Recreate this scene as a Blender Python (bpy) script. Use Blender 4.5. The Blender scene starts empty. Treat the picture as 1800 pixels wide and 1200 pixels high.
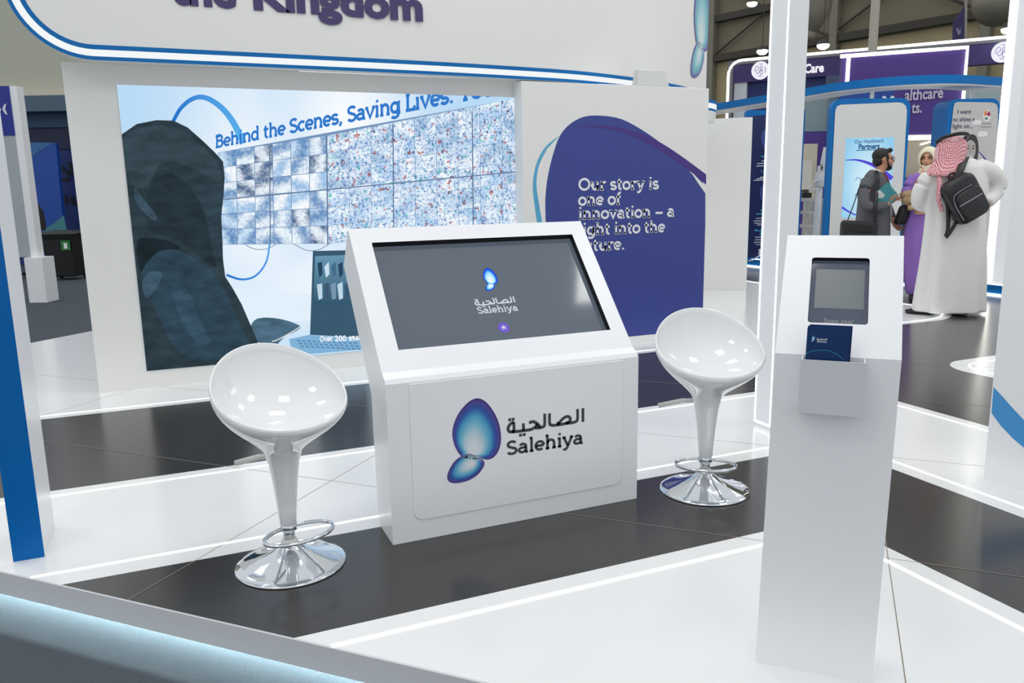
import bpy, bmesh, math, random
from math import sin, cos, pi, radians, sqrt, atan2
from mathutils import Vector, Matrix
random.seed(7)
SC = bpy.context.scene
COL = SC.collection
V = Vector
# ------------------------------------------------------------------ camera
HEAD, PITCH, ROLL, CAMH, FOC = radians(23.1), radians(10.72), radians(-0.98), 1.3, 1400.0
EX = V((cos(HEAD), -sin(HEAD), 0)); EY = V((sin(HEAD), cos(HEAD), 0)); EZ = V((0, 0, 1))   # right / ahead / up of the viewer
_f = EY * cos(PITCH) - EZ * sin(PITCH); _u0 = EY * sin(PITCH) + EZ * cos(PITCH)
_r = EX * cos(ROLL) + _u0 * sin(ROLL); _u = -EX * sin(ROLL) + _u0 * cos(ROLL)
CAMP = V((0, 0, CAMH))
cd = bpy.data.cameras.new('camera'); cam = bpy.data.objects.new('camera', cd); COL.objects.link(cam)
cd.sensor_width = 36; cd.lens = 36 * FOC / 1800; cd.clip_start = 0.05; cd.clip_end = 200
cam.matrix_world = Matrix(((_r.x, _u.x, -_f.x, 0), (_r.y, _u.y, -_f.y, 0), (_r.z, _u.z, -_f.z, CAMH), (0, 0, 0, 1)))
SC.camera = cam
# ------------------------------------------------------------------ light and exposure
SC.view_settings.view_transform = 'Standard'; SC.view_settings.look = 'None'
SC.view_settings.exposure = 0.0; SC.view_settings.gamma = 1.0; SC.view_settings.use_curve_mapping = False
wd = bpy.data.worlds.new('hall_air'); SC.world = wd; wd.use_nodes = True
wd.node_tree.nodes['Background'].inputs[0].default_value = (0.94, 0.965, 1.0, 1)
wd.node_tree.nodes['Background'].inputs[1].default_value = 0.87
def area(name, loc, sx, sy, power, col=(1, 1, 1), rot=(0, 0, 0)):
    l = bpy.data.lights.new(name, 'AREA'); l.shape = 'RECTANGLE'; l.size = sx; l.size_y = sy; l.energy = power * 0.27; l.color = col
    o = bpy.data.objects.new(name, l); COL.objects.link(o); o.location = loc; o.rotation_euler = rot
    return o
for (x, y, s, p) in ((-2.5, 1.0, 0.9, 95), (1.0, 1.6, 0.9, 95), (4.6, 2.2, 0.9, 95), (-2.0, 4.8, 0.9, 95), (1.6, 4.4, 0.9, 95), (5.6, 5.0, 0.9, 95),
                     (9.5, 3.5, 2, 110), (9.0, 8.5, 2, 130), (-1.5, 9.0, 2, 60)):
    area('hall_lamp', (x, y, 5.6), s, s, p, (1.0, 0.985, 0.96))
# ------------------------------------------------------------------ measuring: a pixel of the 1800x1200 frame -> a point of the place
def ray(px, py): return _r * ((px - 900) / FOC) - _u * ((py - 600) / FOC) + _f
def on_z(px, py, z=0.0):
    d = ray(px, py); return CAMP + d * ((z - CAMH) / d.z)
def on_y(px, py, y):
    d = ray(px, py); return CAMP + d * (y / d.y)
def on_x(px, py, x):
    d = ray(px, py); return CAMP + d * (x / d.x)
def ahead(px, py, D):
    d = ray(px, py); return CAMP + d * (D / d.dot(EY))
def on_plane(px, py, p0, n):
    d = ray(px, py); return CAMP + d * ((p0 - CAMP).dot(n) / d.dot(n))
# ------------------------------------------------------------------ materials
def lin(c): return tuple(((v / 255) / 12.92 if v / 255 <= 0.04045 else ((v / 255 + 0.055) / 1.055) ** 2.4) for v in c)
MATS = {}
def mat(name, c, rough=0.5, metal=0.0, emit=0.0, spec=0.5, coat=0.0, bump=None, noise=None):
    if name in MATS: return MATS[name]
    m = bpy.data.materials.new(name); m.use_nodes = True; nt = m.node_tree; b = nt.nodes['Principled BSDF']
    rgb = lin(c) + (1,)
    b.inputs['Base Color'].default_value = rgb; b.inputs['Roughness'].default_value = rough; b.inputs['Metallic'].default_value = metal
    b.inputs['Specular IOR Level'].default_value = spec; b.inputs['Coat Weight'].default_value = coat
    if emit: b.inputs['Emission Color'].default_value = rgb; b.inputs['Emission Strength'].default_value = emit
    if noise:   # (scale, amount): slight tone variation of the surface itself
        tc = nt.nodes.new('ShaderNodeTexCoord'); n = nt.nodes.new('ShaderNodeTexNoise'); n.inputs['Scale'].default_value = noise[0]; n.inputs['Detail'].default_value = 4
        mx = nt.nodes.new('ShaderNodeMix'); mx.data_type = 'RGBA'
        mx.inputs['A'].default_value = tuple(v * (1 - noise[1]) for v in rgb[:3]) + (1,); mx.inputs['B'].default_value = tuple(min(1, v * (1 + noise[1])) for v in rgb[:3]) + (1,)
        nt.links.new(tc.outputs['Object'], n.inputs['Vector']); nt.links.new(n.outputs['Fac'], mx.inputs['Factor']); nt.links.new(mx.outputs['Result'], b.inputs['Base Color'])
    if bump:
        tc = nt.nodes.new('ShaderNodeTexCoord'); n = nt.nodes.new('ShaderNodeTexNoise'); n.inputs['Scale'].default_value = bump[0]
        bp = nt.nodes.new('ShaderNodeBump'); bp.inputs['Strength'].default_value = bump[1]; bp.inputs['Distance'].default_value = 0.01
        nt.links.new(tc.outputs['Object'], n.inputs['Vector']); nt.links.new(n.outputs['Fac'], bp.inputs['Height']); nt.links.new(bp.outputs['Normal'], b.inputs['Normal'])
    MATS[name] = m; return m
def glow(name, c, s=1.0):
    """a surface that gives off light: lamps, light strips, screen pictures"""
    if name in MATS: return MATS[name]
    m = bpy.data.materials.new(name); m.use_nodes = True; nt = m.node_tree; nt.nodes.remove(nt.nodes['Principled BSDF'])
    e = nt.nodes.new('ShaderNodeEmission'); e.inputs[0].default_value = lin(c) + (1,); e.inputs[1].default_value = s
    nt.links.new(e.outputs[0], nt.nodes['Material Output'].inputs[0]); MATS[name] = m; return m
def vcol(name, emit=None, rough=0.5, busy=None):
    """printed or shown picture: colours carried by the mesh attribute 'Col'"""
    if name in MATS: return MATS[name]
    m = bpy.data.materials.new(name); m.use_nodes = True; nt = m.node_tree; b = nt.nodes['Principled BSDF']
    a = nt.nodes.new('ShaderNodeAttribute'); a.attribute_name = 'Col'; out = a.outputs['Color']
    if busy:
        tc = nt.nodes.new('ShaderNodeTexCoord'); n = nt.nodes.new('ShaderNodeTexNoise'); n.inputs['Scale'].default_value = busy; n.inputs['Detail'].default_value = 3; n.inputs['Roughness'].default_value = 0.7
        r = nt.nodes.new('ShaderNodeValToRGB'); r.color_ramp.interpolation = 'LINEAR'
        el = r.color_ramp.elements; el[0].position = 0.3; el[0].color = lin((92, 112, 146)) + (1,); el[1].position = 0.62; el[1].color = (1, 1, 1, 1)
        for p, c in ((0.38, (140, 168, 206)), (0.44, (204, 224, 244)), (0.50, (235, 245, 255))):
            e = el.new(p); e.color = lin(c) + (1,)
        n2 = nt.nodes.new('ShaderNodeTexNoise'); n2.inputs['Scale'].default_value = busy * 0.5; n2.noise_dimensions = '4D'; n2.inputs['W'].default_value = 5
        r2 = nt.nodes.new('ShaderNodeValToRGB'); e2 = r2.color_ramp.elements; e2[0].position = 0.0; e2[0].color = lin((150, 225, 205)) + (1,)
        e2[1].position = 1.0; e2[1].color = lin((230, 150, 142)) + (1,)
        for p in (0.34, 0.37, 0.62, 0.65):
            e = e2.new(p); e.color = (1, 1, 1, 1) if p in (0.37, 0.62) else (lin((150, 225, 205)) + (1,) if p < 0.5 else lin((230, 150, 142)) + (1,))
        nt.links.new(tc.outputs['Object'], n.inputs['Vector']); nt.links.new(tc.outputs['Object'], n2.inputs['Vector'])
        nt.links.new(n.outputs['Fac'], r.inputs['Fac']); nt.links.new(n2.outputs['Fac'], r2.inputs['Fac'])
        for s in (r.outputs['Color'], r2.outputs['Color']):
            mx = nt.nodes.new('ShaderNodeMix'); mx.data_type = 'RGBA'; mx.blend_type = 'MULTIPLY'; mx.inputs['Factor'].default_value = 1.0
            nt.links.new(out, mx.inputs['A']); nt.links.new(s, mx.inputs['B']); out = mx.outputs['Result']
    if emit:
        nt.nodes.remove(b); e = nt.nodes.new('ShaderNodeEmission'); e.inputs[1].default_value = emit
        nt.links.new(out, e.inputs[0]); nt.links.new(e.outputs[0], nt.nodes['Material Output'].inputs[0])
    else:
        nt.links.new(out, b.inputs['Base Color']); b.inputs['Roughness'].default_value = rough
    MATS[name] = m; return m
WHITE = mat('white_panel', (234, 235, 233), 0.35, spec=0.4)
WHITE2 = mat('white_lacquer', (240, 242, 244), 0.3, spec=0.4)
BLUE = mat('booth_blue', (0, 108, 178), 0.45, spec=.25)
LED = glow('led_white', (250, 252, 255), 3.2)
BLACK = mat('black_satin', (14, 14, 16), 0.4)
# ------------------------------------------------------------------ mesh builder
class MB:
    def __init__(s): s.v = []; s.f = []; s.mi = []; s.cols = []; s.m = 0; s.sm = False; s.smf = []
    def add(s, vs, fs, cols=None):
        o = len(s.v); s.v += [V(p) for p in vs]
        for f in fs: s.f.append([i + o for i in f]); s.mi.append(s.m); s.smf.append(s.sm)
        s.cols += list(cols) if cols else [(1, 1, 1)] * len(vs)
        return s
    def box(s, x0, y0, z0, x1, y1, z1):
        return s.add([(x0, y0, z0), (x1, y0, z0), (x1, y1, z0), (x0, y1, z0), (x0, y0, z1), (x1, y0, z1), (x1, y1, z1), (x0, y1, z1)],
                     [(0, 3, 2, 1), (4, 5, 6, 7), (0, 1, 5, 4), (1, 2, 6, 5), (2, 3, 7, 6), (3, 0, 4, 7)])
    def prism(s, pts, off):
        """closed outline pts (3-D, planar) pushed along off"""
        n = len(pts); off = V(off); a = [V(p) for p in pts]; b = [p + off for p in a]
        return s.add(a + b, [tuple(range(n - 1, -1, -1)), tuple(range(n, 2 * n))] + [(i, (i + 1) % n, n + (i + 1) % n, n + i) for i in range(n)])
    def poly(s, pts, cols=None): return s.add(pts, [tuple(range(len(pts)))], cols)
    def rings(s, rings, close=True, caps=True):
        n = len(rings[0]); vs = [p for r in rings for p in r]; fs = []
        for k in range(len(rings) - 1):
            for i in range(n if close else n - 1):
                j = (i + 1) % n; fs.append((k * n + i, k * n + j, (k + 1) * n + j, (k + 1) * n + i))
        if caps: fs += [tuple(range(n - 1, -1, -1)), tuple((len(rings) - 1) * n + i for i in range(n))]
        return s.add(vs, fs)
    def lathe(s, prof, n=32, c=(0, 0, 0), caps=True):
        c = V(c); return s.rings([[c + V((r * cos(2 * pi * i / n), r * sin(2 * pi * i / n), z)) for i in range(n)] for r, z in prof], caps=caps)
    def tube(s, pts, rad, n=10, ref=None, closed=False):
        """swept tube; rad a number, or per point (ra, rb) with ra along ref"""
        pts = [V(p) for p in pts]; m = len(pts); rs = []
        for k in range(m):
            t = (pts[(k + 1) % m] - pts[(k - 1) % m]) if closed else (pts[min(k + 1, m - 1)] - pts[max(k - 1, 0)]); t.normalize()
            r = V(ref) if ref else (V((0, 0, 1)) if abs(t.z) < 0.9 else V((1, 0, 0)))
            a = r - t * r.dot(t); a.normalize(); b = t.cross(a)
            q = rad[k] if isinstance(rad, (list, tuple)) and len(rad) == m and not (m == 2 and isinstance(rad, tuple)) else rad
            ra, rb = q if isinstance(q, (list, tuple)) else (q, q)
            rs.append([pts[k] + a * ra * cos(2 * pi * i / n) + b * rb * sin(2 * pi * i / n) for i in range(n)])
        if closed: rs.append(rs[0]); return s.rings(rs, caps=False)
        return s.rings(rs)
    def ball(s, c, rx, ry, rz, n=14, M=None):
        c = V(c); M = M or Matrix.Identity(3); rs = []
        for k in range(n // 2 + 1):
            t = max(0.02, min(pi - 0.02, pi * k / (n // 2))); rs.append([c + M @ V((rx * sin(t) * cos(2 * pi * i / n), ry * sin(t) * sin(2 * pi * i / n), rz * cos(t))) for i in range(n)])
        return s.rings(rs)
    def strokes(s, lines, w):
        """flat ribbons (3-D points given with their local 2-D twin)"""
        for l2, fn in lines:
            n = len(l2)
            if n < 2: continue
            L = []; R = []
            for k in range(n):
                d0 = (V(l2[k]) - V(l2[k - 1])).normalized() if k else None; d1 = (V(l2[k + 1]) - V(l2[k])).normalized() if k < n - 1 else None
                d = ((d0 or d1) + (d1 or d0)); d = d.normalized() if d.length > 1e-6 else d1
                nn = V((-d.y, d.x)); sc = 1.0
                if d0 and d1: sc = 1 / max(0.6, nn.dot(V((-d1.y, d1.x))))
                L.append(fn(V(l2[k]) + nn * w / 2 * sc)); R.append(fn(V(l2[k]) - nn * w / 2 * sc))
            s.add(L + R, [(n + k, n + k + 1, k + 1, k) for k in range(n - 1)])
        return s
def rrect(w, h, r, n=6, cx=0, cy=0):
    p = []
    for (sx, sy, a0) in ((1, 1, 0), (-1, 1, 90), (-1, -1, 180), (1, -1, 270)):
        for k in range(n + 1):
            a = radians(a0 + 90 * k / n); p.append((cx + sx * (w / 2 - r) + r * cos(a), cy + sy * (h / 2 - r) + r * sin(a)))
    return p
def catmull(pts, k=6, closed=False):
    pts = [V(p) for p in pts]; n = len(pts); out = []
    for i in range(n if closed else n - 1):
        g = (lambda j: pts[j % n]) if closed else (lambda j: pts[max(0, min(n - 1, j))])
        a, b, c, d = g(i - 1), g(i), g(i + 1), g(i + 2)
        for q in range(k):
            t = q / k; out.append(0.5 * ((2 * b) + (c - a) * t + (2 * a - 5 * b + 4 * c - d) * t * t + (3 * b - a - 3 * c + d) * t ** 3))
    if not closed: out.append(pts[-1])
    return out
INV = {}
def thing(name, label, cat, loc=(0, 0, 0), rz=0.0, group=None):
    o = bpy.data.objects.new(name, None); COL.objects.link(o); o.empty_display_size = 0.1
    o.location = loc; o.rotation_euler = (0, 0, rz); o['label'] = label; o['category'] = cat
    if group: o['group'] = group
    INV[o.name] = (Matrix.Translation(V(loc)) @ Matrix.Rotation(rz, 4, 'Z')).inverted(); return o
def tag(o, label, cat, group=None, kind=None):
    o['label'] = label; o['category'] = cat
    if group: o['group'] = group
    if kind: o['kind'] = kind
    return o
def obj(name, mb, m, parent=None, local=False, label=None, bevel=0, remesh=0, smooth=False, angle=None, subsurf=0):
    """link one mesh; verts are world points unless local=True (then already in the thing's own frame)"""
    me = bpy.data.meshes.new(name); Mi = Matrix.Identity(4); root = parent
    if parent is not None:
        Mi = INV[parent.name]
    vs = mb.v if (local or parent is None) else [Mi @ p for p in mb.v]
    me.from_pydata([tuple(p) for p in vs], [], mb.f)
    ms = m if isinstance(m, (list, tuple)) else [m]
    for x in ms: me.materials.append(x)
    for p, i, q in zip(me.polygons, mb.mi, mb.smf): p.material_index = min(i, len(ms) - 1); p.use_smooth = smooth or q
    if any(c != (1, 1, 1) for c in mb.cols):
        at = me.color_attributes.new('Col', 'FLOAT_COLOR', 'POINT')
        for k, c in enumerate(mb.cols): at.data[k].color = tuple(c) + (1,)
    b = bmesh.new(); b.from_mesh(me); bmesh.ops.recalc_face_normals(b, faces=b.faces); b.to_mesh(me); b.free()
    o = bpy.data.objects.new(name, me); COL.objects.link(o)
    if parent is not None: o.parent = parent; INV[o.name] = Mi
    if label: o['label'] = label
    if bevel:
        md = o.modifiers.new('bevel', 'BEVEL'); md.width = bevel; md.segments = 2; md.limit_method = 'ANGLE'
    if remesh:
        md = o.modifiers.new('skin', 'REMESH'); md.mode = 'VOXEL'; md.voxel_size = remesh; md.use_smooth_shade = True
        ms_ = o.modifiers.new('soft', 'SMOOTH'); ms_.iterations = 10 if remesh >= .010 else 4; ms_.factor = 0.5
    if subsurf:
        md = o.modifiers.new('sub', 'SUBSURF'); md.levels = subsurf; md.render_levels = subsurf
    return o
def struct(name, mb, m, parent=None, **k):
    o = obj(name, mb, m, parent, **k)
    if parent is None: o['kind'] = 'structure'; INV[o.name] = Matrix.Identity(4)
    return o
def dup(root, loc, rz, label):
    r = root.copy(); COL.objects.link(r); r.location = loc; r.rotation_euler = (0, 0, rz); r['label'] = label
    for c in list(root.children):
        d = c.copy(); COL.objects.link(d); d.parent = r
        for g in list(c.children):
            e = g.copy(); COL.objects.link(e); e.parent = d
    return r
# ------------------------------------------------------------------ lettering
def arc(cx, cy, rx, ry, a0, a1, n=12): return [(cx + rx * cos(radians(a0 + (a1 - a0) * k / n)), cy + ry * sin(radians(a0 + (a1 - a0) * k / n))) for k in range(n + 1)]
def _stem(x, top): return [(x, 0), (x, top)]
_foot = lambda x, a=.09, b=.09: [(x - a, .042), (x + b, .042)]
_head = lambda x, y=.458, a=.09, b=0: [(x - a, y), (x + b, y)]
GL = {' ': (.26, []),
 'o': (.55, [arc(.275, .25, .215, .207, 0, 360, 22)]),
 'e': (.52, [[(.07, .245), (.46, .245)], arc(.265, .25, .2, .207, 0, 312, 20)]),
 'n': (.6, [_stem(.13, .5), _head(.13), arc(.295, .29, .165, .17, 180, 0) + [(.46, 0)], _foot(.13), _foot(.46)]),
 'h': (.6, [_stem(.13, .74), _head(.13, .698), arc(.295, .29, .165, .17, 180, 0) + [(.46, 0)], _foot(.13), _foot(.46)]),
 'i': (.28, [_stem(.14, .5), _head(.14), _foot(.14), [(.14, .62), (.14, .73)]]),
 'l': (.28, [_stem(.14, .74), _head(.14, .698), _foot(.14)]),
 'r': (.42, [_stem(.13, .5), _head(.13), arc(.3, .29, .17, .168, 180, 55), _foot(.13, .09, .12)]),
 's': (.46, [arc(.225, .352, .15, .106, 20, 250, 12) + arc(.225, .147, .165, .106, 75, -160, 12)]),
 't': (.37, [[(.15, .64), (.15, .17)] + arc(.27, .165, .12, .12, 180, 290), [(.03, .458), (.33, .458)]]),
 'u': (.6, [_head(.13), [(.13, .5), (.13, .21)] + arc(.295, .21, .165, .168, 180, 360) + [(.46, .5)], _head(.46), _stem(.46, .3), [(.46, .042), (.55, .042)]]),
 'y': (.55, [[(.08, .47), (.275, .02)], [(.475, .47), (.25, -.07), (.17, -.155), (.04, -.158)], [(0, .458), (.17, .458)], [(.38, .458), (.55, .458)]]),
 'f': (.36, [_stem(.15, .55), arc(.29, .56, .14, .14, 180, 75), [(.03, .458), (.32, .458)], _foot(.15, .1, .12)]),
 'v': (.54, [[(.08, .47), (.27, .03), (.46, .47)], [(0, .458), (.17, .458)], [(.37, .458), (.54, .458)]]),
 'a': (.53, [arc(.24, .325, .155, .133, 150, 0) + [(.395, .1), (.42, .042), (.5, .042)], [(.395, .275), (.23, .275)] + arc(.215, .16, .155, .115, 90, 300)  + [(.395, .11)]]),
 'g': (.58, [arc(.255, .26, .185, .197, 0, 360, 20), [(.44, .5), (.44, -.04)] + arc(.255, -.04, .185, .12, 0, -150), _head(.44, .458, 0, .09)]),
 'd': (.6, [arc(.255, .25, .185, .207, 0, 360, 20), _stem(.44, .74), _head(.44, .698), [(.44, .042), (.53, .042)]]),
 'c': (.48, [arc(.265, .25, .2, .207, 45, 315, 18)]),
 'm': (.88, [_stem(.13, .5), _head(.13), arc(.28, .29, .15, .17, 180, 0) + [(.43, 0)], arc(.58, .29, .15, .17, 180, 0) + [(.73, 0)], _foot(.13), _foot(.43), _foot(.73)]),
 'O': (.8, [arc(.4, .35, .32, .305, 0, 360, 26)]),
 'B': (.62, [_stem(.14, .7), [(.04, .658), (.34, .658)] + arc(.34, .52, .15, .138, 90, -90) + [(.14, .382)], [(.34, .382)] + arc(.35, .212, .17, .17, 90, -90) + [(.04, .042)]]),
 'S': (.56, [arc(.28, .513, .19, .145, 25, 255, 14) + arc(.28, .19, .205, .148, 75, -160, 14)]),
 'L': (.54, [_stem(.14, .7), [(.04, .658), (.25, .658)], [(.04, .042), (.48, .042), (.48, .2)]]),
 'Y': (.62, [[(.08, .67), (.31, .34), (.54, .67)], [(.31, .34), (.31, 0)], [(0, .658), (.18, .658)], [(.44, .658), (.62, .658)], [(.2, .042), (.42, .042)]]),
 ',': (.24, [[(.13, .1), (.13, .03), (.07, -.1)]]), '.': (.24, [[(.12, 0), (.12, .11)]]), ':': (.26, [[(.13, 0), (.13, .11)], [(.13, .36), (.13, .47)]]),
 '\u2013': (.62, [[(.06, .25), (.56, .25)]])}
def slab_text(mb, txt, size, fn, x=0.0, y=0.0, w=.118, track=0.0):
    """slab lettering in the plane given by fn(x, y) -> world point"""
    for ch in txt:
        adv, ls = GL[ch]
        for l in ls: mb.strokes([([(x + p[0] * size, y + p[1] * size) for p in l], lambda q: fn(q.x, q.y))], w * size)
        x += (adv + track) * size
    return x
def font_text(mb, txt, size, fn, x=0.0, y=0.0, bold=0.0, align='LEFT', sx=1.0, fit=None):
    c = bpy.data.curves.new('lettering', 'FONT'); c.body = txt; c.size = size; c.align_x = align; c.offset = bold; c.resolution_u = 3; c.fill_mode = 'FRONT'
    o = bpy.data.objects.new('lettering', c); COL.objects.link(o); bpy.context.view_layer.update()
    me = bpy.data.meshes.new_from_object(o.evaluated_get(bpy.context.evaluated_depsgraph_get()))
    if fit and len(me.vertices):
        xs = [v.co.x for v in me.vertices]; sx = fit / max(1e-6, max(xs) - min(xs)); x = x - min(xs) * sx
    mb.add([fn(x + v.co.x * sx, y + v.co.y) for v in me.vertices], [tuple(p.vertices) for p in me.polygons])
    bpy.data.objects.remove(o); bpy.data.curves.remove(c); bpy.data.meshes.remove(me); return mb
ARB = [[(775, 398), (738, 418), (714, 455), (722, 490), (752, 497), (775, 480), (775, 398)], [(752, 497), (830, 492), (900, 484), (960, 476), (1004, 452), (1030, 420)], [(878, 412), (878, 486)],
       [(938, 408), (985, 396), (1030, 420), (1062, 456)], [(1004, 462), (1062, 459), (1096, 448), (1109, 425), (1110, 316)], [(1164, 312), (1164, 412), (1176, 432), (1210, 438), (1262, 430)],
       [(1258, 400), (1262, 430), (1300, 428), (1360, 414), (1396, 386), (1386, 354), (1346, 350), (1296, 384), (1262, 430)], [(1340, 420), (1420, 412), (1462, 400), (1478, 372), (1478, 270)], [(1540, 262), (1540, 406)],
       [(733, 359), (733, 389)], [(769, 355), (769, 385)], [(845, 517), (845, 547)], [(884, 512), (884, 542)]]
def arabic(mb, fn, w=31 / 855):
    """the company's Arabic word as even strokes; fn takes x 0..1 along the word and y up from its baseline in the same unit"""
    n = lambda x, y: ((x - 700) / 855, (505 - .119 * (x - 700) - y) / 855)
    for i, c in enumerate(ARB):
        p = [n(*q) for q in c]
        if len(p) > 3: p = [(q.x, q.y) for q in catmull([V(q) for q in p], 4)]
        mb.strokes([(p, lambda q: fn(q.x, q.y))], w)
WING = [(195, 770), (130, 670), (97, 550), (105, 440), (150, 320), (220, 220), (300, 150), (370, 125), (440, 145), (510, 210), (580, 320), (620, 430), (637, 560), (625, 660), (590, 740), (540, 790), (480, 805), (405, 795), (340, 802), (262, 796)]
WINGLET = [(195, 770), (130, 815), (75, 890), (40, 980), (50, 1040), (100, 1065), (180, 1062), (290, 1030), (380, 970), (440, 890), (452, 840), (430, 800), (405, 795), (300, 740)]
def butterfly(mb, fn, glowing=False, pale_=False):
    """two-winged emblem: nested tinted outlines; fn takes crop pixels of the emblem"""
    ks = [1, .955, .93, .85, .78, .66, .52, .36, .18]
    cs = [(60, 45, 122), (66, 48, 128), (80, 70, 150), (44, 72, 156), (36, 96, 176), (70, 160, 204), (120, 190, 214), (190, 214, 226), (222, 230, 234)]
    if pale_: cs = [(104, 92, 162), (108, 96, 166), (118, 112, 178), (112, 146, 190), (118, 172, 190), (128, 188, 194), (150, 204, 210), (188, 218, 224), (214, 228, 230)]
    if glowing: cs = [(20, 60, 200), (25, 70, 215), (30, 80, 225), (30, 100, 240), (60, 140, 250), (140, 210, 250), (180, 235, 255), (220, 245, 255), (235, 250, 255)]
    for out, foc, foc2 in ((WING, (335, 770), (285, 640)), (WINGLET, (330, 830), (250, 860))):
        out = [(p.x, p.y) for p in catmull([V(p) for p in out], 4, True)]
        rings = []
        for k in ks:
            f = (foc[0] * (1 - k) + foc2[0] * k, foc[1] * (1 - k) + foc2[1] * k) if k < .95 else foc2
            rings.append([fn(f[0] + (p[0] - f[0]) * k, f[1] + (p[1] - f[1]) * k) for p in out])
        n = len(out); vs = [p for r in rings for p in r] + [fn(*foc)]; pale = (150, 220, 250) if glowing else (206, 226, 232); jn = lambda p: max(0, min(1, 1.35 - sqrt(((p[0] - 318) / 118) ** 2 + ((p[1] - 796) / 70) ** 2)))
        col = [lin([a_ + (b_ - a_) * jn(p) for a_, b_ in zip(c, pale)]) for c in cs for p in out] + [lin(cs[-1])]
        fs = [(a * n + i, a * n + (i + 1) % n, (a + 1) * n + (i + 1) % n, (a + 1) * n + i) for a in range(len(ks) - 1) for i in range(n)]
        fs += [((len(ks) - 1) * n + i, (len(ks) - 1) * n + (i + 1) % n, len(vs) - 1) for i in range(n)]
        mb.add(vs, fs, col)
    return mb
def hole_face(mb, outer, inner):
    """flat face with an opening: outline and opening as 3-D loops"""
    b = bmesh.new(); es = []
    for loop in (outer, inner):
        vv = [b.verts.new(p) for p in loop]; es += [b.edges.new((vv[i], vv[(i + 1) % len(vv)])) for i in range(len(vv))]
    bmesh.ops.triangle_fill(b, edges=es, use_beauty=True); b.verts.index_update()
    mb.add([v.co.copy() for v in b.verts], [tuple(v.index for v in f.verts) for f in b.faces]); b.free(); return mb
# ================================================================== SETTING: platform floor, carpet
DARKT = mat('dark_gloss_tile', (58, 56, 55), 0.2, spec=0.5, noise=(3, 0.10))
WHT = mat('white_gloss_tile', (238, 239, 238), 0.16, spec=0.45)
GROUT = mat('grout', (150, 138, 126), 0.7); FASCIA = mat('grey_fascia', (206, 208, 210), 0.45)
def outline(pts, z): return [V((x, y, z)) for x, y in pts]
EDGE = [(-3.55, 6.05), (7.0, -4.5), (20, -4.5), (20, 17), (7.4, 17)]
mb = MB(); mb.prism(outline(EDGE, -0.045), (0, 0, 0.044)); floor = struct('floor', mb, DARKT)
def arcpts(cx, cy, r, a0, a1, n=14): return [(cx + r * cos(radians(a0 + (a1 - a0) * k / n)), cy + r * sin(radians(a0 + (a1 - a0) * k / n))) for k in range(n + 1)]
isl = [(-2.855, 5.355)] + arcpts(6.67, 6.155, .80, -90, 0) + [(7.47, 11.6), (2.0, 11.6), (-3.55, 6.05)]
whites = [[(.24, 2.26), (2.31, 2.26), (2.31, .19)],
          [(-.44, 2.94), (3.0, 2.94), (3.0, -.5), (4.0, -1.5), (4.0, 3.97), (-1.47, 3.97)], isl,
          [(5.05, -2.55), (12, -4.4), (12, 4.03)] + arcpts(5.35, 3.73, .30, 90, 180)]
for w in whites:
    mb = MB(); mb.prism(outline(w, -0.0009), (0, 0, 0.0009)); struct('white_tile_area', mb, WHT, floor)
def strip(pts, w=.012, z=0.0003, h=.0014, name='light_strip', m=LED, par=None):
    """flat strip following a floor line"""
    pts = [V((x, y)) for x, y in pts]; mb = MB(); L = []; R = []
    for k, p in enumerate(pts):
        d0 = (p - pts[k - 1]).normalized() if k else None; d1 = (pts[k + 1] - p).normalized() if k < len(pts) - 1 else None
        d = ((d0 or d1) + (d1 or d0)).normalized(); nn = V((-d.y, d.x)); sc = 1 / max(.5, nn.dot(V((-(d1 or d0).y, (d1 or d0).x))))
        L.append(p + nn * w / 2 * sc); R.append(p - nn * w / 2 * sc)
    r = [[V((*a, z)), V((*b, z)), V((*b, z + h)), V((*a, z + h))] for a, b in zip(L, R)]
    mb.rings(r); return struct(name, mb, m, par or floor)
strip([(.335, 2.168), (2.22, 2.168), (2.22, .28)], .016)
strip([(-.545, 3.046), (3.09, 3.046), (3.09, -.59)])
strip([(-1.39, 3.895), (3.92, 3.895), (3.92, -1.42)])
strip([(-2.93, 5.435)] + arcpts(6.66, 6.165, .73, -90, 0) + [(7.39, 11.0)])
strip([(5.165, -2.4)] + arcpts(5.365, 3.715, .20, 180, 90) + [(11, 3.915)])
# tile joints run at 45 degrees to the bands
p1 = on_z(88, 776); c1 = p1.x + p1.y; p2 = on_z(1562, 803); c2 = p2.x + p2.y
q1 = on_z(430, 934); d1 = q1.y - q1.x; q2 = on_z(1573, 1065); d2 = q2.y - q2.x
def joint(a, b):
    mb = MB(); a = V((*a, 0.0001)); b = V((*b, 0.0001)); d = (b - a).normalized(); n = V((-d.y, d.x, 0)) * .0016
    mb.prism([a + n, b + n, b - n, a - n], (0, 0, .0003)); struct('tile_joint', mb, GROUT, floor)
st = abs(c2 - c1)
for k in range(0, 4):
    c = c1 + k * st; joint(((c - 9.5) / 2, (c + 9.5) / 2), ((c + 4.0) / 2, (c - 4.0) / 2))
sd = abs(d1 - d2)
for k in range(-1, 2):
    d = d1 + k * sd; joint(((2.5 - d) / 2, (2.5 + d) / 2), ((9.0 - d) / 2, (9.0 + d) / 2))
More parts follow.
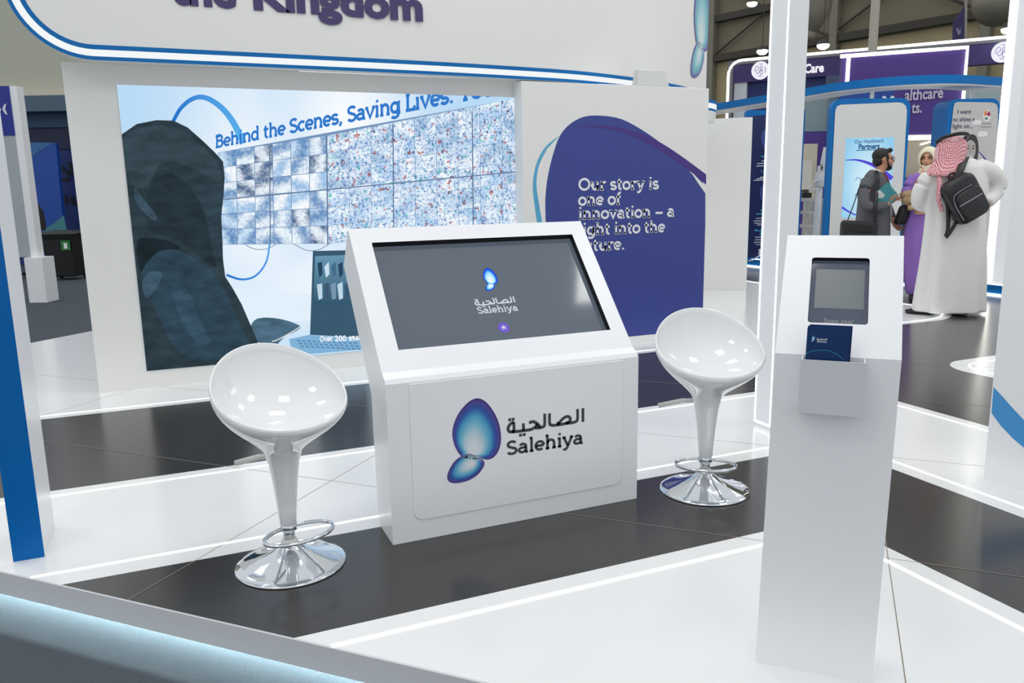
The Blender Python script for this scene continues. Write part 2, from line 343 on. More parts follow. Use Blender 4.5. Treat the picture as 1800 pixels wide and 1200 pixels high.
# grey fascia along the open edge, carpet below, light strip hidden under the lip
def along(a, b, w0, w1, z0, z1):
    """bar beside the line a-b on the floor, from offset w0 to w1 (towards the viewer positive)"""
    a = V((*a, 0)); b = V((*b, 0)); n = V((-1, -1, 0)).normalized(); mb = MB()
    mb.prism([a + n * w0 + V((0, 0, z0)), b + n * w0 + V((0, 0, z0)), b + n * w1 + V((0, 0, z0)), a + n * w1 + V((0, 0, z0))], (0, 0, z1 - z0)); return mb
struct('trim_1', along((-3.55, 6.05), (5, -2.5), 0, .008, -.0855, 0.0), FASCIA)
mb = MB(); mb.prism(outline([(-3.4, 6.08), (7.15, -4.47), (19.9, -4.4), (19.9, 16.9), (7.4, 16.88)], -.12), (0, 0, .0749)); struct('trim_2', mb, mat('platform_frame', (24, 24, 26), .7)); struct('bounce_plate', along((-3.55, 6.05), (5, -2.5), -.004, -.0002, -.0855, -.046), MATS['platform_frame'])  # thin dark plate behind the fascia: unseen, added to cut light bounce
struct('light_strip', along((-3.4, 5.9), (5, -2.5), -.098, -.094, -.0665, -.0630), glow('led_under', (226, 250, 252), 470.0), floor)
CARPET = mat('carpet_grey', (84, 91, 98), 0.95, spec=0.1, noise=(260, 0.35), bump=(400, 0.5))
mb = MB(); mb.prism(outline([(-30, -25), (40, -25), (40, 60), (-30, 60)], -.16), (0, 0, .04)); struct('floor_carpet', mb, CARPET)

# ================================================================== booth wall with video screen and story panel
WY, PY = 5.926, 5.775
mb = MB(); mb.box(-.518, WY, 0, 4.30, WY + .06, 2.142); wall = struct('wall_back', mb, mat('wall_white', (234, 234, 231), .45, spec=.35))
a = on_y(205, 148, WY); b = on_y(917, 652, WY)
SX0, SX1, SZ0, SZ1 = -.215, 2.646, .12, 2.015
scr = thing('video_wall', 'large lit video screen in the white wall showing a hooded person before monitors', 'screen', (1.2, WY, 0))
mb = MB(); mb.box(SX0, WY - .004, SZ0, SX1, WY - .0005, SZ1); obj('screen_panel', mb, BLACK, scr)
def sp(px, py, k): # a point of the screen picture, layer k
    y = WY - .0042 - .0004 * k; p = on_y(px, py, y); p.x = min(max(p.x, SX0), SX1); p.z = min(max(p.z, SZ0), SZ1); return p
VC = vcol('video_picture', emit=1.0)
# backdrop: pale blue room, brighter in the middle of the shot
mb = MB(); nx, ny = 18, 12; vs = []; cs = []
for j in range(ny + 1):
    for i in range(nx + 1):
        u, v = i / nx, j / ny
        g = max(math.exp(-((u - .52) / .16) ** 2 - ((v - .9) / .25) ** 2), .85 * math.exp(-((u - .27) / .14) ** 2 - ((v - .62) / .5) ** 2), .8 * math.exp(-((u - .45) / .3) ** 2 - ((v - .28) / .2) ** 2))
        c0, c1_ = lin((184, 218, 246)), lin((250, 253, 255)); cs.append(tuple(a_ + (b_ - a_) * g for a_, b_ in zip(c0, c1_)))
        vs.append((SX0 + (SX1 - SX0) * u, WY - .0042, SZ0 + (SZ1 - SZ0) * v))
mb.add(vs, [(j * (nx + 1) + i, j * (nx + 1) + i + 1, (j + 1) * (nx + 1) + i + 1, (j + 1) * (nx + 1) + i) for j in range(ny) for i in range(nx)], cs)
obj('picture_room', mb, VC, scr)
def cloth_glow(c):
    m = glow('video_cloth_%d_%d_%d' % c, c, 1.0); nt = m.node_tree
    if len(nt.nodes) > 2: return m
    tc = nt.nodes.new('ShaderNodeTexCoord'); mp = nt.nodes.new('ShaderNodeMapping'); mp.inputs['Scale'].default_value = (4, 4, 9); mp.inputs['Rotation'].default_value = (0, .6, 0); n = nt.nodes.new('ShaderNodeTexNoise'); n.inputs['Scale'].default_value = 1.6; n.inputs['Detail'].default_value = 6
    r = nt.nodes.new('ShaderNodeValToRGB'); e = r.color_ramp.elements; e[0].position = .3; e[0].color = lin([v * .86 for v in c]) + (1,); e[1].position = .72; e[1].color = lin([min(255, v * 1.2) for v in c]) + (1,)
    nt.links.new(tc.outputs['Object'], mp.inputs['Vector']); nt.links.new(mp.outputs['Vector'], n.inputs['Vector']); nt.links.new(n.outputs['Fac'], r.inputs['Fac']); nt.links.new(r.outputs['Color'], nt.nodes['Emission'].inputs[0]); return m
def shape(name, pts, col, k, smooth=0, col2=None):
    mb = MB(); pts = [(p.x, p.y) for p in catmull([V(p) for p in pts], smooth, True)] if smooth else pts
    if col2:
        ys = [p[1] for p in pts]; lo, hi = min(ys), max(ys); c = [tuple(a_ + (b_ - a_) * (p[1] - lo) / (hi - lo) for a_, b_ in zip(lin(col), lin(col2))) for p in pts]
        mb.poly([sp(x, y, k) for x, y in pts], c); return obj(name, mb, VC, scr)
    mb.poly([sp(x, y, k) for x, y in pts]); return obj(name, mb, cloth_glow(col) if name.startswith(('picture_hood', 'picture_shoulder', 'picture_figure', 'picture_bag')) else glow('video_%d_%d_%d' % col, col, 1.0), scr)
# wall of monitors in the shot
TL, TR, BL, BR = V((383, 268)), V((575, 238)), V((386, 430)), V((577, 428)); UL, UR, LL, LR = TR, V((920, 170)), BR, V((922, 392))
def bil(A, B, C, D, u, v): return (A * (1 - u) + B * u) * (1 - v) + (C * (1 - u) + D * u) * v
def tiles(mb, Q, nu, nv, pal, gap):
    for j in range(nv):
        for i in range(nu):
            sub = 5; base = random.choice(pal); ang = random.uniform(0, pi); ph = random.uniform(0, 6)
            for jj in range(sub):
                for ii in range(sub):
                    c = []; ps = []
                    for du, dv in ((0, 0), (1, 0), (1, 1), (0, 1)):
                        lu, lv = (ii + du) / sub, (jj + dv) / sub; t = .5 + .5 * sin(ph + 5 * (lu * cos(ang) + lv * sin(ang)))
                        t = min(1, max(0, t + random.uniform(-.38, .38))); c.append(tuple(a_ * (1 - t) + b_ * t for a_, b_ in zip(lin(base[0]), lin(base[1]))))
                        q = bil(*Q, (i + gap + lu * (1 - 2 * gap)) / nu, (j + gap + lv * (1 - 2 * gap)) / nv); ps.append(sp(q.x, q.y, 2))
                    mb.add(ps, [(0, 1, 2, 3)], c)
shape('picture_monitor_bezel', [tuple(TL), tuple(UR), tuple(LR), tuple(LL), tuple(BL)], (118, 150, 190), 1)
mb = MB(); tiles(mb, (TL, TR, BL, BR), 6, 6, [((110, 150, 196), (238, 248, 255)), ((150, 190, 228), (250, 253, 255)), ((96, 140, 190), (205, 228, 248)), ((70, 100, 140), (235, 245, 255))], .018)
obj('picture_monitors', mb, VC, scr)
mb = MB(); tiles(mb, (UL, UR, LL, LR), 9, 6, [((205, 222, 240), (255, 255, 255)), ((190, 215, 240), (250, 253, 255)), ((175, 200, 225), (245, 250, 255))], .010)
obj('picture_monitors', mb, vcol('video_busy', emit=1.0, busy=52), scr)
def band(name, pts, ws, col, k, col2=None):
    pts = catmull([V(p) for p in pts], 6); n = len(pts); L = []; R = []
    for i, p in enumerate(pts):
        d = (pts[min(i + 1, n - 1)] - pts[max(i - 1, 0)]).normalized(); w = ws[0] + (ws[1] - ws[0]) * i / (n - 1); nn = V((-d.y, d.x)) * w / 2; L.append(p + nn); R.append(p - nn)
    mb = MB(); vs = [sp(q.x, q.y, k) for q in L + R]; c0, c9 = lin(col), lin(col2 or col)
    cs = [tuple(a_ + (b_ - a_) * i / (n - 1) for a_, b_ in zip(c0, c9)) for i in range(n)] * 2
    mb.add(vs, [(i, i + 1, n + i + 1, n + i) for i in range(n - 1)], cs); return obj(name, mb, VC, scr)
band('picture_swoosh', [(303, 216), (318, 190), (340, 173), (362, 172), (388, 188), (410, 215), (428, 252)], (6, 12), (30, 110, 200), 3, (95, 180, 240))
band('picture_swoosh', [(474, 428), (468, 460), (450, 484), (425, 491), (398, 483)], (3, 4), (90, 165, 235), 3, (30, 110, 205))
band('picture_cable', [(432, 431), (450, 438), (470, 437), (486, 429)], (1.2, 1.2), (110, 135, 165), 3); band('picture_cable', [(515, 428), (540, 440), (562, 438), (582, 426)], (1.2, 1.2), (110, 135, 165), 3)
for q_ in (((474, 254), (475, 430)), ((574, 238), (576, 430)), ((691, 218), (692, 420)), ((830, 195), (832, 405)), ((393, 350.6), (916, 301))): band('picture_monitor_gap', [q_[0], ((q_[0][0] + q_[1][0]) / 2, (q_[0][1] + q_[1][1]) / 2), q_[1]], (1.8, 1.8), (92, 116, 150), 4)
# desk, bag, laptop, keyboard
shape('picture_desk', [(395, 505), (640, 522), (640, 560), (395, 570)], (226, 240, 252), 1)
shape('picture_bag', [(440, 580), (448, 562), (470, 558), (500, 562), (528, 573), (520, 582), (500, 592), (480, 610), (452, 600)], (74, 104, 124), 3, 3)
band('picture_bag_zip', [(528, 574), (512, 584), (490, 596), (478, 600)], (2, 2), (215, 222, 222), 4)
shape('picture_laptop_lid', [(550, 441), (640, 439), (640, 594), (545, 588)], (58, 90, 112), 3)
shape('picture_laptop_screen', [(554, 450), (640, 447), (640, 532), (551, 534)], (104, 150, 178), 4, 0, (50, 85, 108))
mb = MB(); mb2 = MB()
for k in range(7):
    x = 558 + 12 * k; mb.poly([sp(x, 462 + (k * 7) % 9, 5), sp(x + 8, 460, 5), sp(x + 9, 482, 5), sp(x + 3, 488, 5)], [lin(((40, 70, 96), (200, 225, 240), (70, 110, 140))[k % 3])] * 4); mb.poly([sp(x - 1, 500, 5), sp(x + 8, 498 - k, 5), sp(x + 9, 524, 5), sp(x + 2, 527, 5)], [lin(((190, 215, 230), (60, 90, 115), (120, 150, 175))[k % 3])] * 4)
obj('picture_laptop_feed', mb, VC, scr)
shape('picture_keyboard', [(508, 596), (545, 588), (640, 596), (640, 614), (545, 622), (512, 612)], (130, 178, 214), 3)
mb = MB()
for r_ in range(3):
    for k in range(12):
        x = 522 + k * 9 + r_ * 3; y = 597 + r_ * 5 + k * .4; mb.poly([sp(x, y, 4), sp(x + 6, y + .3, 4), sp(x + 7, y + 3.2, 4), sp(x + 1, y + 3, 4)])
obj('picture_keys', mb, glow('video_keys', (92, 140, 182)), scr)
# hooded person: dark back of hood and shoulders
FIG = [(214, 236), (240, 218), (275, 211), (305, 212), (330, 224), (355, 246), (378, 268), (392, 284), (395, 310), (393, 345), (389, 380), (391, 420), (392, 455), (396, 486), (410, 508), (425, 535), (440, 570), (455, 605), (452, 637), (258, 652)]
shape('picture_figure', FIG, (44, 58, 66), 6)
shape('picture_hood_fold', [(216, 245), (245, 226), (285, 220), (325, 232), (372, 272), (388, 300), (384, 320), (350, 300), (310, 285), (280, 290), (262, 320), (240, 330), (222, 300)], (51, 67, 76), 7, 3)
shape('picture_hood_shadow', [(276, 300), (312, 310), (345, 345), (362, 385), (376, 430), (380, 470), (350, 450), (320, 425), (290, 415), (262, 405), (255, 360)], (38, 51, 58), 7, 3)
shape('picture_hood_edge', [(348, 330), (380, 322), (392, 330), (389, 376), (390, 430), (382, 470), (372, 430), (362, 385)], (46, 62, 72), 8, 3)
shape('picture_shoulder', [(248, 470), (270, 444), (300, 438), (340, 452), (375, 480), (400, 520), (425, 580), (440, 620), (330, 630), (280, 560), (262, 510)], (46, 66, 80), 7, 3)
shape('picture_shoulder_seam', [(240, 425), (262, 418), (300, 425), (318, 438), (282, 440), (258, 462), (246, 478)], (30, 40, 47), 8, 3)
shape('picture_shoulder_light', [(250, 495), (265, 478), (285, 480), (278, 500), (262, 522), (254, 520)], (60, 84, 101), 8, 3)
shape('picture_shoulder_light', [(300, 505), (330, 510), (350, 560), (370, 600), (345, 600), (318, 560)], (52, 75, 92), 8, 3)
shape('picture_hood_light', [(238, 330), (252, 350), (276, 380), (268, 386), (246, 366), (236, 345)], (58, 78, 92), 8, 3)
# writing on the video
mb = MB(); x = 378.0; txt = 'Behind the Scenes, Saving Lives: You'; yb = lambda q: 260.5 - .197 * (q - 378) + max(0, q - 560) * .012
for ch in txt:
    s_ = (22.0 + (x - 378) * .0245) / .7; adv, ls = GL[ch]; hx = .80
    for l in ls: mb.strokes([([(p[0], p[1]) for p in l], lambda q, x=x, s_=s_: sp(x + q.x * s_ * hx, yb(x + q.x * s_ * hx) - q.y * s_, 9))], .135)
    x += adv * s_ * hx * .93
obj('picture_lettering', mb, glow('video_text_blue', (50, 122, 204)), scr)
mb = MB(); slab_text(mb, 'Over', 14.5, lambda X, Y: sp(562 + X * .68, 601 - X * .05 - Y, 9), w=.13)
font_text(mb, '200', 14.5, lambda X, Y: sp(X, 599.5 - Y, 9), 588.5, 0, .2, fit=20); slab_text(mb, 'smar', 14.5, lambda X, Y: sp(613 + X * .63, 598.5 - X * .05 - Y, 9), w=.13); obj('picture_caption', mb, glow('video_caption', (250, 252, 255)), scr)

# story panel: a shallow box in front of the wall
panel = thing('story_panel', 'white wall panel with a dark blue rounded graphic and white story lettering', 'wall panel', (3.45, PY, 0))
PX0, PX1, PZ1 = on_y(920, 390, PY).x, on_y(1241, 350, PY).x, 2.119
mb = MB(); mb.box(PX0, PY, 0, PX1, WY - .0005, PZ1); obj('panel_body', mb, MATS['wall_white'], panel, bevel=.003)
def pp(cx, cy, k=1): # crop pixel of the panel graphic
    p = on_y(900 + cx / 2.183, 130 + cy / 2.183, PY - .0006 * k); p.x = min(p.x, PX1); p.z = max(p.z, .055); return p
blob = [(p.x, p.y) for p in catmull([V(q) for q in [(733, 1300), (742, 900), (742, 455), (690, 383), (640, 328), (580, 272), (500, 215), (420, 173), (345, 160), (280, 163), (225, 190), (185, 235), (160, 300), (140, 380), (130, 450), (128, 520), (135, 640), (160, 760), (220, 880), (300, 980), (400, 1100), (500, 1300)]], 3, False)]
mb = MB(); mb.poly([pp(x, y, 1) for x, y in blob]); obj('graphic_shape', mb, mat('graphic_blue', (52, 66, 142), .45), panel)
sw = [(q.x, q.y) for q in catmull([V(q) for q in [(230, 205), (300, 197), (380, 200), (470, 220), (560, 258), (640, 308), (745, 385)]], 4)] + [(q.x, q.y) for q in catmull([V(q) for q in [(745, 425), (690, 378), (620, 328), (540, 278), (450, 235), (370, 212), (300, 203)]], 4)]
mb = MB(); mb.poly([pp(x, y, 2) for x, y in sw]); obj('graphic_swoosh', mb, mat('graphic_purple', (66, 44, 128), .45), panel)
mb = MB(); mb.poly([pp(x, y, 2) for x, y in [(680, 366), (742, 430), (742, 458), (715, 420)]]); obj('graphic_gap', mb, MATS['wall_white'], panel)
cy_ = [(q.x, q.y) for q in catmull([V(q) for q in [(183, 236), (130, 278), (95, 340), (80, 420), (86, 500), (102, 600), (130, 700)]], 4)] + [(q.x, q.y) for q in catmull([V(q) for q in [(138, 690), (120, 590), (104, 500), (94, 420), (104, 350), (136, 285)]], 4)]
mb = MB(); mb.poly([pp(x, y, 1) for x, y in cy_]); obj('graphic_arc', mb, mat('graphic_cyan', (84, 168, 206), .45), panel)
mb = MB(); L0 = pp(254, 447, 3); sz = (pp(254, 400, 3).z - L0.z) / .7; x1 = pp(623, 559, 3).x; nat = sum(GL[c][0] for c in 'innovation \u2013 a') * sz; hx = (x1 - L0.x) / nat
for i, (t_, cy) in enumerate((('Our story is', 447), ('one of', 505), ('innovation \u2013 a', 559), ('light into the', 620), ('future.', 682))):
    mb = MB(); z0 = pp(254, cy, 3).z; slab_text(mb, t_, sz, lambda X, Y: V((L0.x + X * hx, PY - .0018, z0 + Y)), w=.132); obj('lettering', mb, mat('print_white', (232, 234, 238), .5), panel)

# ================================================================== header: curved white fascia above the wall
hd = thing('overhead_fascia', 'curved white overhead fascia edged in blue with large purple lettering', 'fascia', (1.8, 5.8, 2.135))
PLAN = catmull([V(p) for p in [(-1.2, 5.745), (-.073, 5.745), (.9, 5.747), (1.868, 5.757), (2.55, 5.80), (3.136, 5.873), (3.80, 6.086), (4.29, 6.314), (4.687, 6.551), (5.05, 6.80)]], 10)
SA = [0.0]
for i in range(1, len(PLAN)): SA.append(SA[-1] + (PLAN[i] - PLAN[i - 1]).length)
def hp(s, z, o=0.0):
    s = max(0, min(SA[-1] - 1e-4, s)); i = max(k for k in range(len(SA) - 1) if SA[k] <= s); t = (s - SA[i]) / (SA[i + 1] - SA[i]); p = PLAN[i].lerp(PLAN[i + 1], t); d = (PLAN[i + 1] - PLAN[i]).normalized()
    return V((p.x - d.y * o, p.y + d.x * o, z))
ZB, ZT, HR = 2.135, 3.7, .45
S0 = on_y(6, 4, 5.745).x + 1.2; S1 = SA[-1]
for s_try in [SA[-1] - .01 * k for k in range(200)]:
    q = hp(s_try, 2.5); d = q - CAMP; pxx = 900 + FOC * d.dot(_r) / d.dot(_f)
    if pxx <= 1243: S1 = s_try; break
def edge(d):
    pts = [(S0 + d, ZT), (S0 + d, 3.0), (S0 + d, ZB + HR)] + [(S0 + HR - (HR - d) * cos(radians(a_)), ZB + HR - (HR - d) * sin(radians(a_))) for a_ in range(0, 91, 6)]
    s = S0 + HR + .05
    while s < S1: pts.append((s, ZB + d)); s += .12
    return pts + [(S1, ZB + d)]
def hstrip(name, da, db, m, o=0.0):
    A, B = edge(da), edge(db); mb = MB(); mb.add([hp(*p, o) for p in A] + [hp(*p, o) for p in B], [(i, i + 1, len(A) + i + 1, len(A) + i) for i in range(len(A) - 1)]); return obj(name, mb, m, hd)
mb = MB(); A = edge(0); n = len(A); mb.add([hp(*p, 0.003) for p in A] + [hp(*p, .10) for p in A], [(i, i + 1, n + i + 1, n + i) for i in range(n - 1)])
I = [p for p in A[2:]]; m_ = len(I)
for o in (0.003, .10): mb.add([hp(*p, o) for p in I] + [hp(p[0], ZT, o) for p in I], [(i, i + 1, m_ + i + 1, m_ + i) for i in range(m_ - 1)])
mb.add([hp(S1, ZB, .003), hp(S1, ZT, .003), hp(S1, ZT, .10), hp(S1, ZB, .10)], [(0, 1, 2, 3)])
obj('fascia_board', mb, MATS['wall_white'], hd)
hstrip('blue_stripe', 0, .0225, BLUE); hstrip('lit_stripe', .0225, .0625, glow('lit_stripe', (244, 247, 248), 1.0)); hstrip('blue_stripe', .0625, .0905, BLUE)
mb = MB(); a = on_y(446, 14.5, 5.742); b = on_y(744, 38, 5.742); PUR = mat('print_purple', (66, 56, 104), .5)
TH = glow  # (kept short)
wK = b.x - a.x; sz = wK / 4.35
font_text(mb, 'Kingdom', sz, lambda X, Y: V((X, 5.742, a.z + Y)), a.x, 0, .012, fit=wK); obj('lettering', mb, PUR, hd); mb = MB()
b2 = on_y(416, 12, 5.742); a2 = on_y(300, 5, 5.742)
font_text(mb, 'the', sz, lambda X, Y: V((X, 5.742, a.z + Y)), a2.x, 0, .012, fit=b2.x - a2.x)
obj('lettering', mb, PUR, hd)
mb = MB(); c = hp(S1 - .27, 0); 
def he(cx, cy): # emblem near the right end of the fascia
    u_ = (cx - 640) / 940 * .95; return hp(min(S1, S1 + .06 + u_ * .85), 2.33 + (1062 - cy) / 940 * 1.0, -.002)
butterfly(mb, he, False, True); obj('emblem', mb, vcol('emblem_print', rough=.5), hd)
mb = MB(); a = on_y(1121, 149, 5.80); b = on_y(1176, 153, 5.80); zt = on_y(1124, 122, 5.86).z
w_ = b.x - a.x; sec = [(0, .0), (-.012, .05), (.010, .055), (.0, .0)]
r0 = [V((a.x, 5.79, PZ1)), V((a.x + w_, 5.79, PZ1)), V((a.x + w_, 5.90, PZ1)), V((a.x, 5.90, PZ1))]; r1 = [V((a.x + .015, 5.82, zt)), V((a.x + w_ - .02, 5.82, zt)), V((a.x + w_ - .02, 5.885, zt)), V((a.x + .015, 5.885, zt))]
mb.rings([r0, r1]); o = obj('speaker_box', mb, mat('pale_plastic', (206, 208, 204), .5), None, bevel=.012); tag(o, 'small pale grey box standing on top of the story panel', 'box')
# curved end of a second canopy behind the story panel
a = on_z(1246, 166, 2.236); b = on_z(1263, 180, 2.236); cr = .85; cc = V((b.x - .62, b.y + .05 + .35, 0))
cn = thing('curved_canopy', 'rounded white canopy end with blue stripes behind the story panel', 'canopy', (cc.x, cc.y, 2.0))
v = V((b.x - cc.x, b.y - cc.y)); cr = v.length * .97
for nm, z0, z1, m in (('canopy_rim', 2.02, 2.12, WHITE), ('blue_stripe', 2.12, 2.145, BLUE), ('lit_stripe', 2.145, 2.20, MATS['lit_stripe']), ('blue_stripe', 2.20, 2.236, BLUE)):
    mb = MB(); mb.lathe([(cr * (1 if nm != 'canopy_rim' else .985), z0), (cr, z1)], 48, (cc.x, cc.y, 0)); obj(nm, mb, m, cn)

# ================================================================== pillars of the booth portals
def pillar(x0, y0, x1, y1, h, label, faces):
    t = thing('portal_pillar', label, 'pillar', ((x0 + x1) / 2, (y0 + y1) / 2, 0)); mb = MB(); mb.box(x0, y0, 0, x1, y1, h); obj('pillar_body', mb, WHITE2, t, bevel=.003)
    for nm, bx, m in faces: mb = MB(); mb.box(*bx); obj(nm, mb, m, t)
    return t
pillar(-.622, 3.216, -.522, 3.515, 3.6, 'tall white portal pillar with a blue front face at the left edge', [('blue_face', (-.622, 3.2125, 0.0, -.522, 3.2155, 3.6), mat('portal_blue', (0, 102, 178), .45, spec=.2))])
L2 = glow('led_pillar', (240, 243, 255), 2.2)
pillar(2.903, 3.265, 3.03, 3.395, 3.6, 'white pillar edged with bright light strips behind the leaflet stand', [('light_strip', (2.900, 3.388, .03, 2.9028, 3.396, 3.6), L2), ('light_strip', (2.900, 3.264, .03, 2.9028, 3.272, 3.6), L2), ('light_strip', (2.900, 3.264, .02, 2.9028, 3.396, .03), L2)])
# tall white panel at the right edge with a blue swoosh
rp = thing('side_panel', 'tall white panel with a pale blue swoosh at the right edge of the booth', 'wall panel', (3.30, 1.8, 0))
mb = MB(); mb.box(3.262, .9, 0, 3.34, 2.29, 3.6); obj('panel_body', mb, WHITE2, rp)
def rpx(cx, cy): return on_x(1300 + cx / 2.308, 380 + cy / 2.308, 3.2612)
def rcl(p): p.y = min(p.y, 2.289); return p
mb = MB(); up = [rcl(rpx(*q)) for q in [(1030, 692), (1070, 735), (1110, 780), (1155, 828)]]; lo = [rcl(rpx(*q)) for q in [(1022, 798), (1060, 850), (1110, 902), (1155, 940)]]
for s_ in (up, lo):
    for k in range(4): d = s_[-1] - s_[-2]; s_.append(s_[-1] + d * (1 - .12 * k))
n = len(up); mb.add(up + lo, [(i, i + 1, n + i + 1, n + i) for i in range(n - 1)]); obj('swoosh', mb, mat('swoosh_blue', (70, 150, 212), .45), rp)

# ================================================================== touch-screen kiosk
kx0, kx1, ky = .675, 1.741, 2.754
kio = thing('touch_kiosk', 'white freestanding kiosk with a slanted dark touch screen and butterfly emblem on its front', 'kiosk', ((kx0 + kx1) / 2, ky + .11, 0))
KP = [(0, 0), (0, .618), (.012, .634), (.046, .652), (.505, 1.158), (.632, 1.0), (.236, .53), (.222, 0)]
mb = MB(); nK = len(KP); Lp = [V((kx0, ky + a_, b_)) for a_, b_ in KP]; Rp = [V((kx1, ky + a_, b_)) for a_, b_ in KP]
mb.add(Lp, [tuple(range(nK))]); mb.add(Rp, [tuple(range(nK))])
for i in range(nK):
    j = (i + 1) % nK
    if i != 3: mb.add([Lp[i], Rp[i], Rp[j], Lp[j]], [(0, 1, 2, 3)])
SD = V((0, .459, .506)).normalized(); SN = V((0, -SD.z, SD.y)); S00 = V((kx0, ky + .046, .652))
hole = [on_plane(px, py, S00, SN) for px, py in ((654, 426), (1007, 412), (1072, 579.5), (699.6, 615))]
hx0, hx1 = (hole[0].x + hole[3].x) / 2, (hole[1].x + hole[2].x) / 2; st = [(h - S00).dot(SD) for h in hole]; hs0, hs1 = (st[2] + st[3]) / 2, (st[0] + st[1]) / 2
def ks(x, s, d=0.0): return V((x, S00.y, S00.z)) + SD * s + SN * d
inner = [ks(hx0, hs1), ks(hx1, hs1), ks(hx1, hs0), ks(hx0, hs0)]
hole_face(mb, [Lp[3], Rp[3], Rp[4], Lp[4]], inner)
obj('kiosk_body', mb, WHITE2, kio)
mb = MB(); dp = [ks(hx0, hs1, -.03), ks(hx1, hs1, -.03), ks(hx1, hs0, -.03), ks(hx0, hs0, -.03)]
for i in range(4): mb.add([inner[i], inner[(i + 1) % 4], dp[(i + 1) % 4], dp[i]], [(0, 1, 2, 3)])
obj('screen_bezel', mb, mat('bezel_black', (4, 4, 5), .6), kio)
SCRM = mat('glass_screen', (46, 52, 60), 0.07, spec=0.6); _b = SCRM.node_tree.nodes['Principled BSDF']; _b.inputs['Emission Color'].default_value = lin((84, 93, 105)) + (1,); _b.inputs['Emission Strength'].default_value = .75  # glow holds the display's backlight plus a ceiling reflection put into it
mb = MB(); mb.prism([ks(hx0 - .01, hs1 + .01, -.040), ks(hx1 + .01, hs1 + .01, -.040), ks(hx1 + .01, hs0 - .01, -.040), ks(hx0 - .01, hs0 - .01, -.040)], SN * .0102); so = obj('touch_screen', mb, SCRM, kio)
SF = S00 - SN * .0288
def kpx(px, py): q = on_plane(px, py, SF, SN); return q.x, (q - S00).dot(SD)
cx, cs_ = kpx(862, 490); mb = MB(); butterfly(mb, lambda a_, b_: ks(cx + (a_ - 350) / 940 * .105, cs_ + (590 - b_) / 940 * .118, -.0288), True); obj('screen_emblem', mb, vcol('emblem_lit', emit=1.0), so)
TXW = glow('screen_text', (222, 230, 240), .85)
mb = MB(); x0, s0 = kpx(835, 534.5); x1, s1 = kpx(906, 530); arabic(mb, lambda X, Y: ks(x0 + X * (x1 - x0), (s0 + s1) / 2 - .004 + Y * (x1 - x0), -.0288))
x0, s0 = kpx(840, 550.5); x1, s1 = kpx(912, 546.5); nat = sum(GL[c_][0] for c_ in 'Salehiya'); sz = (x1 - x0) / nat; obj('screen_lettering', mb, TXW, so); mb = MB(); slab_text(mb, 'Salehiya', sz, lambda X, Y: ks(x0 + X, (s0 + s1) / 2 + Y * .98, -.0288)); obj('screen_lettering', mb, TXW, so)
x0, s0 = kpx(885.5, 575.5); mb = MB(); mb.poly([ks(x0 + .024 * cos(a_ * pi / 14), s0 + .024 * sin(a_ * pi / 14), -.0288) for a_ in range(28)]); hb = obj('home_button', mb, glow('home_purple', (126, 104, 222), .9), so)
mb = MB(); mb.poly([ks(x0 + a_, s0 + b_, -.0284) for a_, b_ in ((0, .011), (.011, .001), (.008, .001), (.008, -.009), (.0025, -.009), (.0025, -.002), (-.0025, -.002), (-.0025, -.009), (-.008, -.009), (-.008, .001), (-.011, .001))]); obj('home_symbol', mb, TXW, so)
fy = ky - .004; mb = MB(); mb.prism([V((x, ky - .0001, z)) for x, z in [(kx0 + .085, .612)] + [(p[0], p[1]) for p in rrect(1, 1, .1)][:0] + [(kx0 + .085, .12)] + [(kx0 + .125 - .04 * cos(radians(a_)), .12 - .04 * sin(radians(a_))) for a_ in range(10, 91, 10)] + [(kx1 - .115 + .04 * sin(radians(a_)), .12 - .04 * cos(radians(a_))) for a_ in range(0, 81, 10)] + [(kx1 - .075, .12), (kx1 - .075, .612)]], (0, -.004, 0)); fp = obj('front_panel', mb, WHITE2, kio, bevel=.003)
mb = MB(); butterfly(mb, lambda a_, b_: on_y(780 + a_ / 6.315, 680 + b_ / 6.315, fy - .0008)); obj('emblem', mb, vcol('emblem_print'), kio)
INK = mat('print_charcoal', (58, 58, 66), .5)
mb = MB(); a = on_y(890, 798.5, fy - .0008); b = on_y(1025.5, 781, fy - .0008); tp = on_y(896, 772.5, fy - .0008); sz = (tp.z - a.z) / .7 * .98; nat = sum(GL[c_][0] for c_ in 'Salehiya') * sz; hx = (b.x - a.x) / nat; zb_ = (a.z + b.z) / 2
slab_text(mb, 'Salehiya', sz, lambda X, Y: V((a.x + X * hx, fy - .0008, zb_ + Y)), w=.128); obj('lettering', mb, INK, kio)
a = on_y(891, 759, fy - .0008); b = on_y(1027, 742, fy - .0008); zb_ = (a.z + b.z) / 2; mb = MB(); arabic(mb, lambda X, Y: V((a.x + X * (b.x - a.x), fy - .0008, zb_ + Y * (b.x - a.x)))); obj('lettering', mb, INK, kio)

